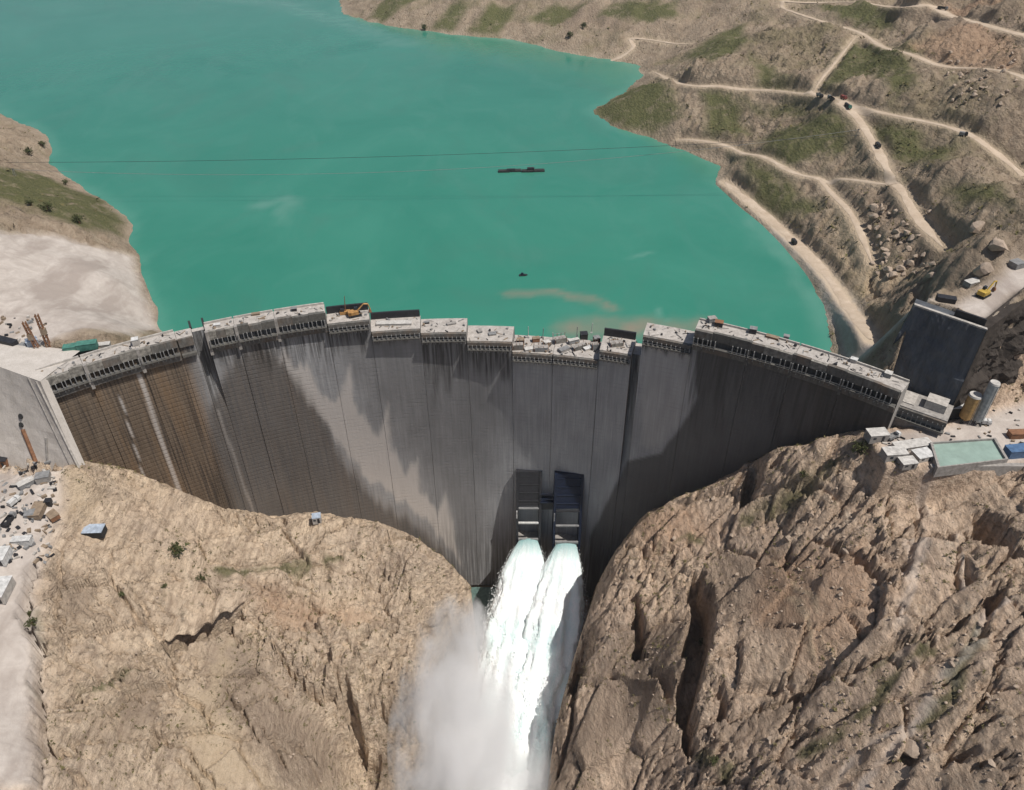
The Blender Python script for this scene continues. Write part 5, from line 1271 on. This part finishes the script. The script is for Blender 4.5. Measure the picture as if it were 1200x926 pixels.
def scatter(name, n, regions, maker, mat, patchy=None):
    b = MB(); X = []; Y = []; R_ = np.random.RandomState(3)
    for (x0, x1, y0, y1, m) in regions:
        X.append(R_.uniform(x0, x1, m)); Y.append(R_.uniform(y0, y1, m))
    X = np.concatenate(X); Y = np.concatenate(Y); H, mk = detail(X, Y)
    ok = np.ones(len(X), bool) if patchy is None else fbm(X / patchy[0], Y / patchy[0], patchy[1], patchy[2]) >= patchy[3]
    ok &= ~((mk['pale'] > .3) | (mk['road'] > .2) | (mk['crack'] > .1)) & ~((H < WATER + .6) & (Y > bound(X)))
    for x, y, z in zip(X[ok], Y[ok], H[ok]):
        maker(b, x, y, z)
    o = b.build(name, mat); o['kind'] = 'stuff'; return o
def stone_at(b, x, y, z):
    r = .25 + .75 * rng.random() ** 3; V, Fc = SM[rng.randrange(3)]
    b.add([(x + v[0] * r, y + v[1] * r, z + v[2] * r * .8 + r * .2) for v in V], Fc)
SM = [rock_mesh(20 + k, 1) for k in range(3)]
scatter('scattered_stones', 0, [(60, 260, 95, 240, 1300), (20, 230, 200, 310, 600), (-250, -40, 120, 300, 1500)], stone_at, 'stone')
def tuft_at(b, x, y, z):
    r = .3 + .85 * rng.random() ** 2.5
    for k in range(7):
        q = np.array([x + rng.gauss(0, r * .45), y + rng.gauss(0, r * .45), z + r * rng.uniform(.15, .7)])
        d = [np.array([rng.gauss(0, 1), rng.gauss(0, 1), rng.gauss(0, .8)]) * r * .42 for _ in range(3)]
        b.add([q + d[0], q + d[1], q + d[2]], [(0, 1, 2)])
def scrub_mat():
    t = NT('dry_scrub', .95, .1); return t.col(t.mix(t.ramp(t.noise(.15, 4, .6, t.pos()), .35, .65), (.09, .085, .035), (.19, .16, .08)))
M['scrub'] = scrub_mat()
scatter('scrub', 0, [(20, 280, 95, 315, 9000), (-260, -20, 110, 310, 9000)], tuft_at, 'scrub', (26, 2, 63, -.03))
def tuft_far(b, x, y, z):
    r = .5 + 1.5 * rng.random() ** 4
    for k in range(5):
        q = np.array([x + rng.gauss(0, r * .45), y + rng.gauss(0, r * .45), z + r * rng.uniform(.1, .7)])
        d = [np.array([rng.gauss(0, 1), rng.gauss(0, 1), rng.gauss(0, .8)]) * r * .5 for _ in range(3)]
        b.add([q + d[0], q + d[1], q + d[2]], [(0, 1, 2)])
scatter('far_scrub', 0, [(160, 480, 330, 800, 9000), (-520, -180, 400, 760, 1400), (-250, 480, 800, 1250, 5000)], tuft_far, 'scrub', (40, 3, 64, .05))

# loose planks, bars and rubble on the block tops
b = MB()
for i in range(21):
    zt = TOPS[i]; th = 9 + .3 * (-zt); n = int((PHI[i + 1] - PHI[i]) * R * (1.6 if i in (12, 13, 14) else .8))
    if i in (4, 15): continue
    for _ in range(n):
        e = rng.uniform(PHI[i] + .004, PHI[i + 1] - .004); r = R + rng.uniform(.8, th - 1.6); q = P3(e, r, zt)
        k = rng.random()
        d = (rng.uniform(1.2, 4), rng.uniform(.15, .5), rng.uniform(.1, .5)) if k < .6 else (rng.uniform(.4, 1.3), rng.uniform(.4, 1.2), rng.uniform(.3, 1.2))
        b.box((q[0], q[1], q[2] + d[2] / 2 + .01), d, rz=rng.uniform(0, 3.1), mi=rng.randrange(4))
o = b.build('crest_debris', ['timber', 'steel_grey', 'mid_concrete', 'steel_dark']); o['kind'] = 'stuff'
b = MB()
for _ in range(160):
    px = rng.uniform(-5, 66); py = rng.uniform(538, 660)
    p = ground_at(px, py); d = (rng.uniform(.5, 3.5), rng.uniform(.4, 1.6), rng.uniform(.3, 1.3)); b.box((p[0], p[1], p[2] + d[2] / 2 - .05), d, rz=rng.uniform(0, 3), mi=rng.randrange(4))
for _ in range(60):
    p = ground_at(rng.uniform(-5, 55), rng.uniform(372, 425)); d = (rng.uniform(.5, 3.5), rng.uniform(.4, 1.6), rng.uniform(.3, 1.3)); b.box((p[0], p[1], p[2] + d[2] / 2 - .05), d, rz=rng.uniform(0, 3), mi=rng.randrange(4))
for _ in range(70):
    p = ground_at(rng.uniform(1030, 1198), rng.uniform(480, 530)); d = (rng.uniform(.4, 2.5), rng.uniform(.4, 1.2), rng.uniform(.3, 1.0)); b.box((p[0], p[1], p[2] + d[2] / 2 - .05), d, rz=rng.uniform(0, 3), mi=rng.randrange(4))
o = b.build('site_debris', ['timber', 'steel_grey', 'pale_concrete', 'steel_dark']); o['kind'] = 'stuff'

# ------------------------------------------------------------------ thin haze over the valley
def haze():
    t = NT('haze'); t.t.nodes.remove(t.b); v = t.n('ShaderNodeVolumePrincipled'); v.inputs['Color'].default_value = (.86, .90, .96, 1); v.inputs['Density'].default_value = .00004; v.inputs['Anisotropy'].default_value = .2
    t.l(v.outputs[0], t.t.nodes['Material Output'].inputs['Volume']); M['haze'] = t.m
    b = MB(); b.box((-100, 1650, 35), (3200, 3900, 650)); o = b.build('haze', 'haze'); o['kind'] = 'stuff'
haze()

# white boil where the jets strike the river
gx, gy = np.meshgrid(np.linspace(-42, 30, 70), np.linspace(150, 238, 80)); rr_ = np.hypot((gx + 4) / 34, (gy - 205) / 34)
gzf = -235 + 7.5 * sst(1.1, .2, rr_) + (fbm(gx / 5, gy / 5, 4, 131) * 3.0 + ridged(gx / 3, gy / 3, 3, 132) * 1.5) * sst(1.25, .6, rr_)
b = MB(); b.add(np.stack([gx, gy, gzf], -1).reshape(-1, 3), [(i * 70 + k, i * 70 + k + 1, (i + 1) * 70 + k + 1, (i + 1) * 70 + k) for i in range(79) for k in range(69)])
o = b.build('river_foam', 'drops', smooth=True); o['kind'] = 'stuff'
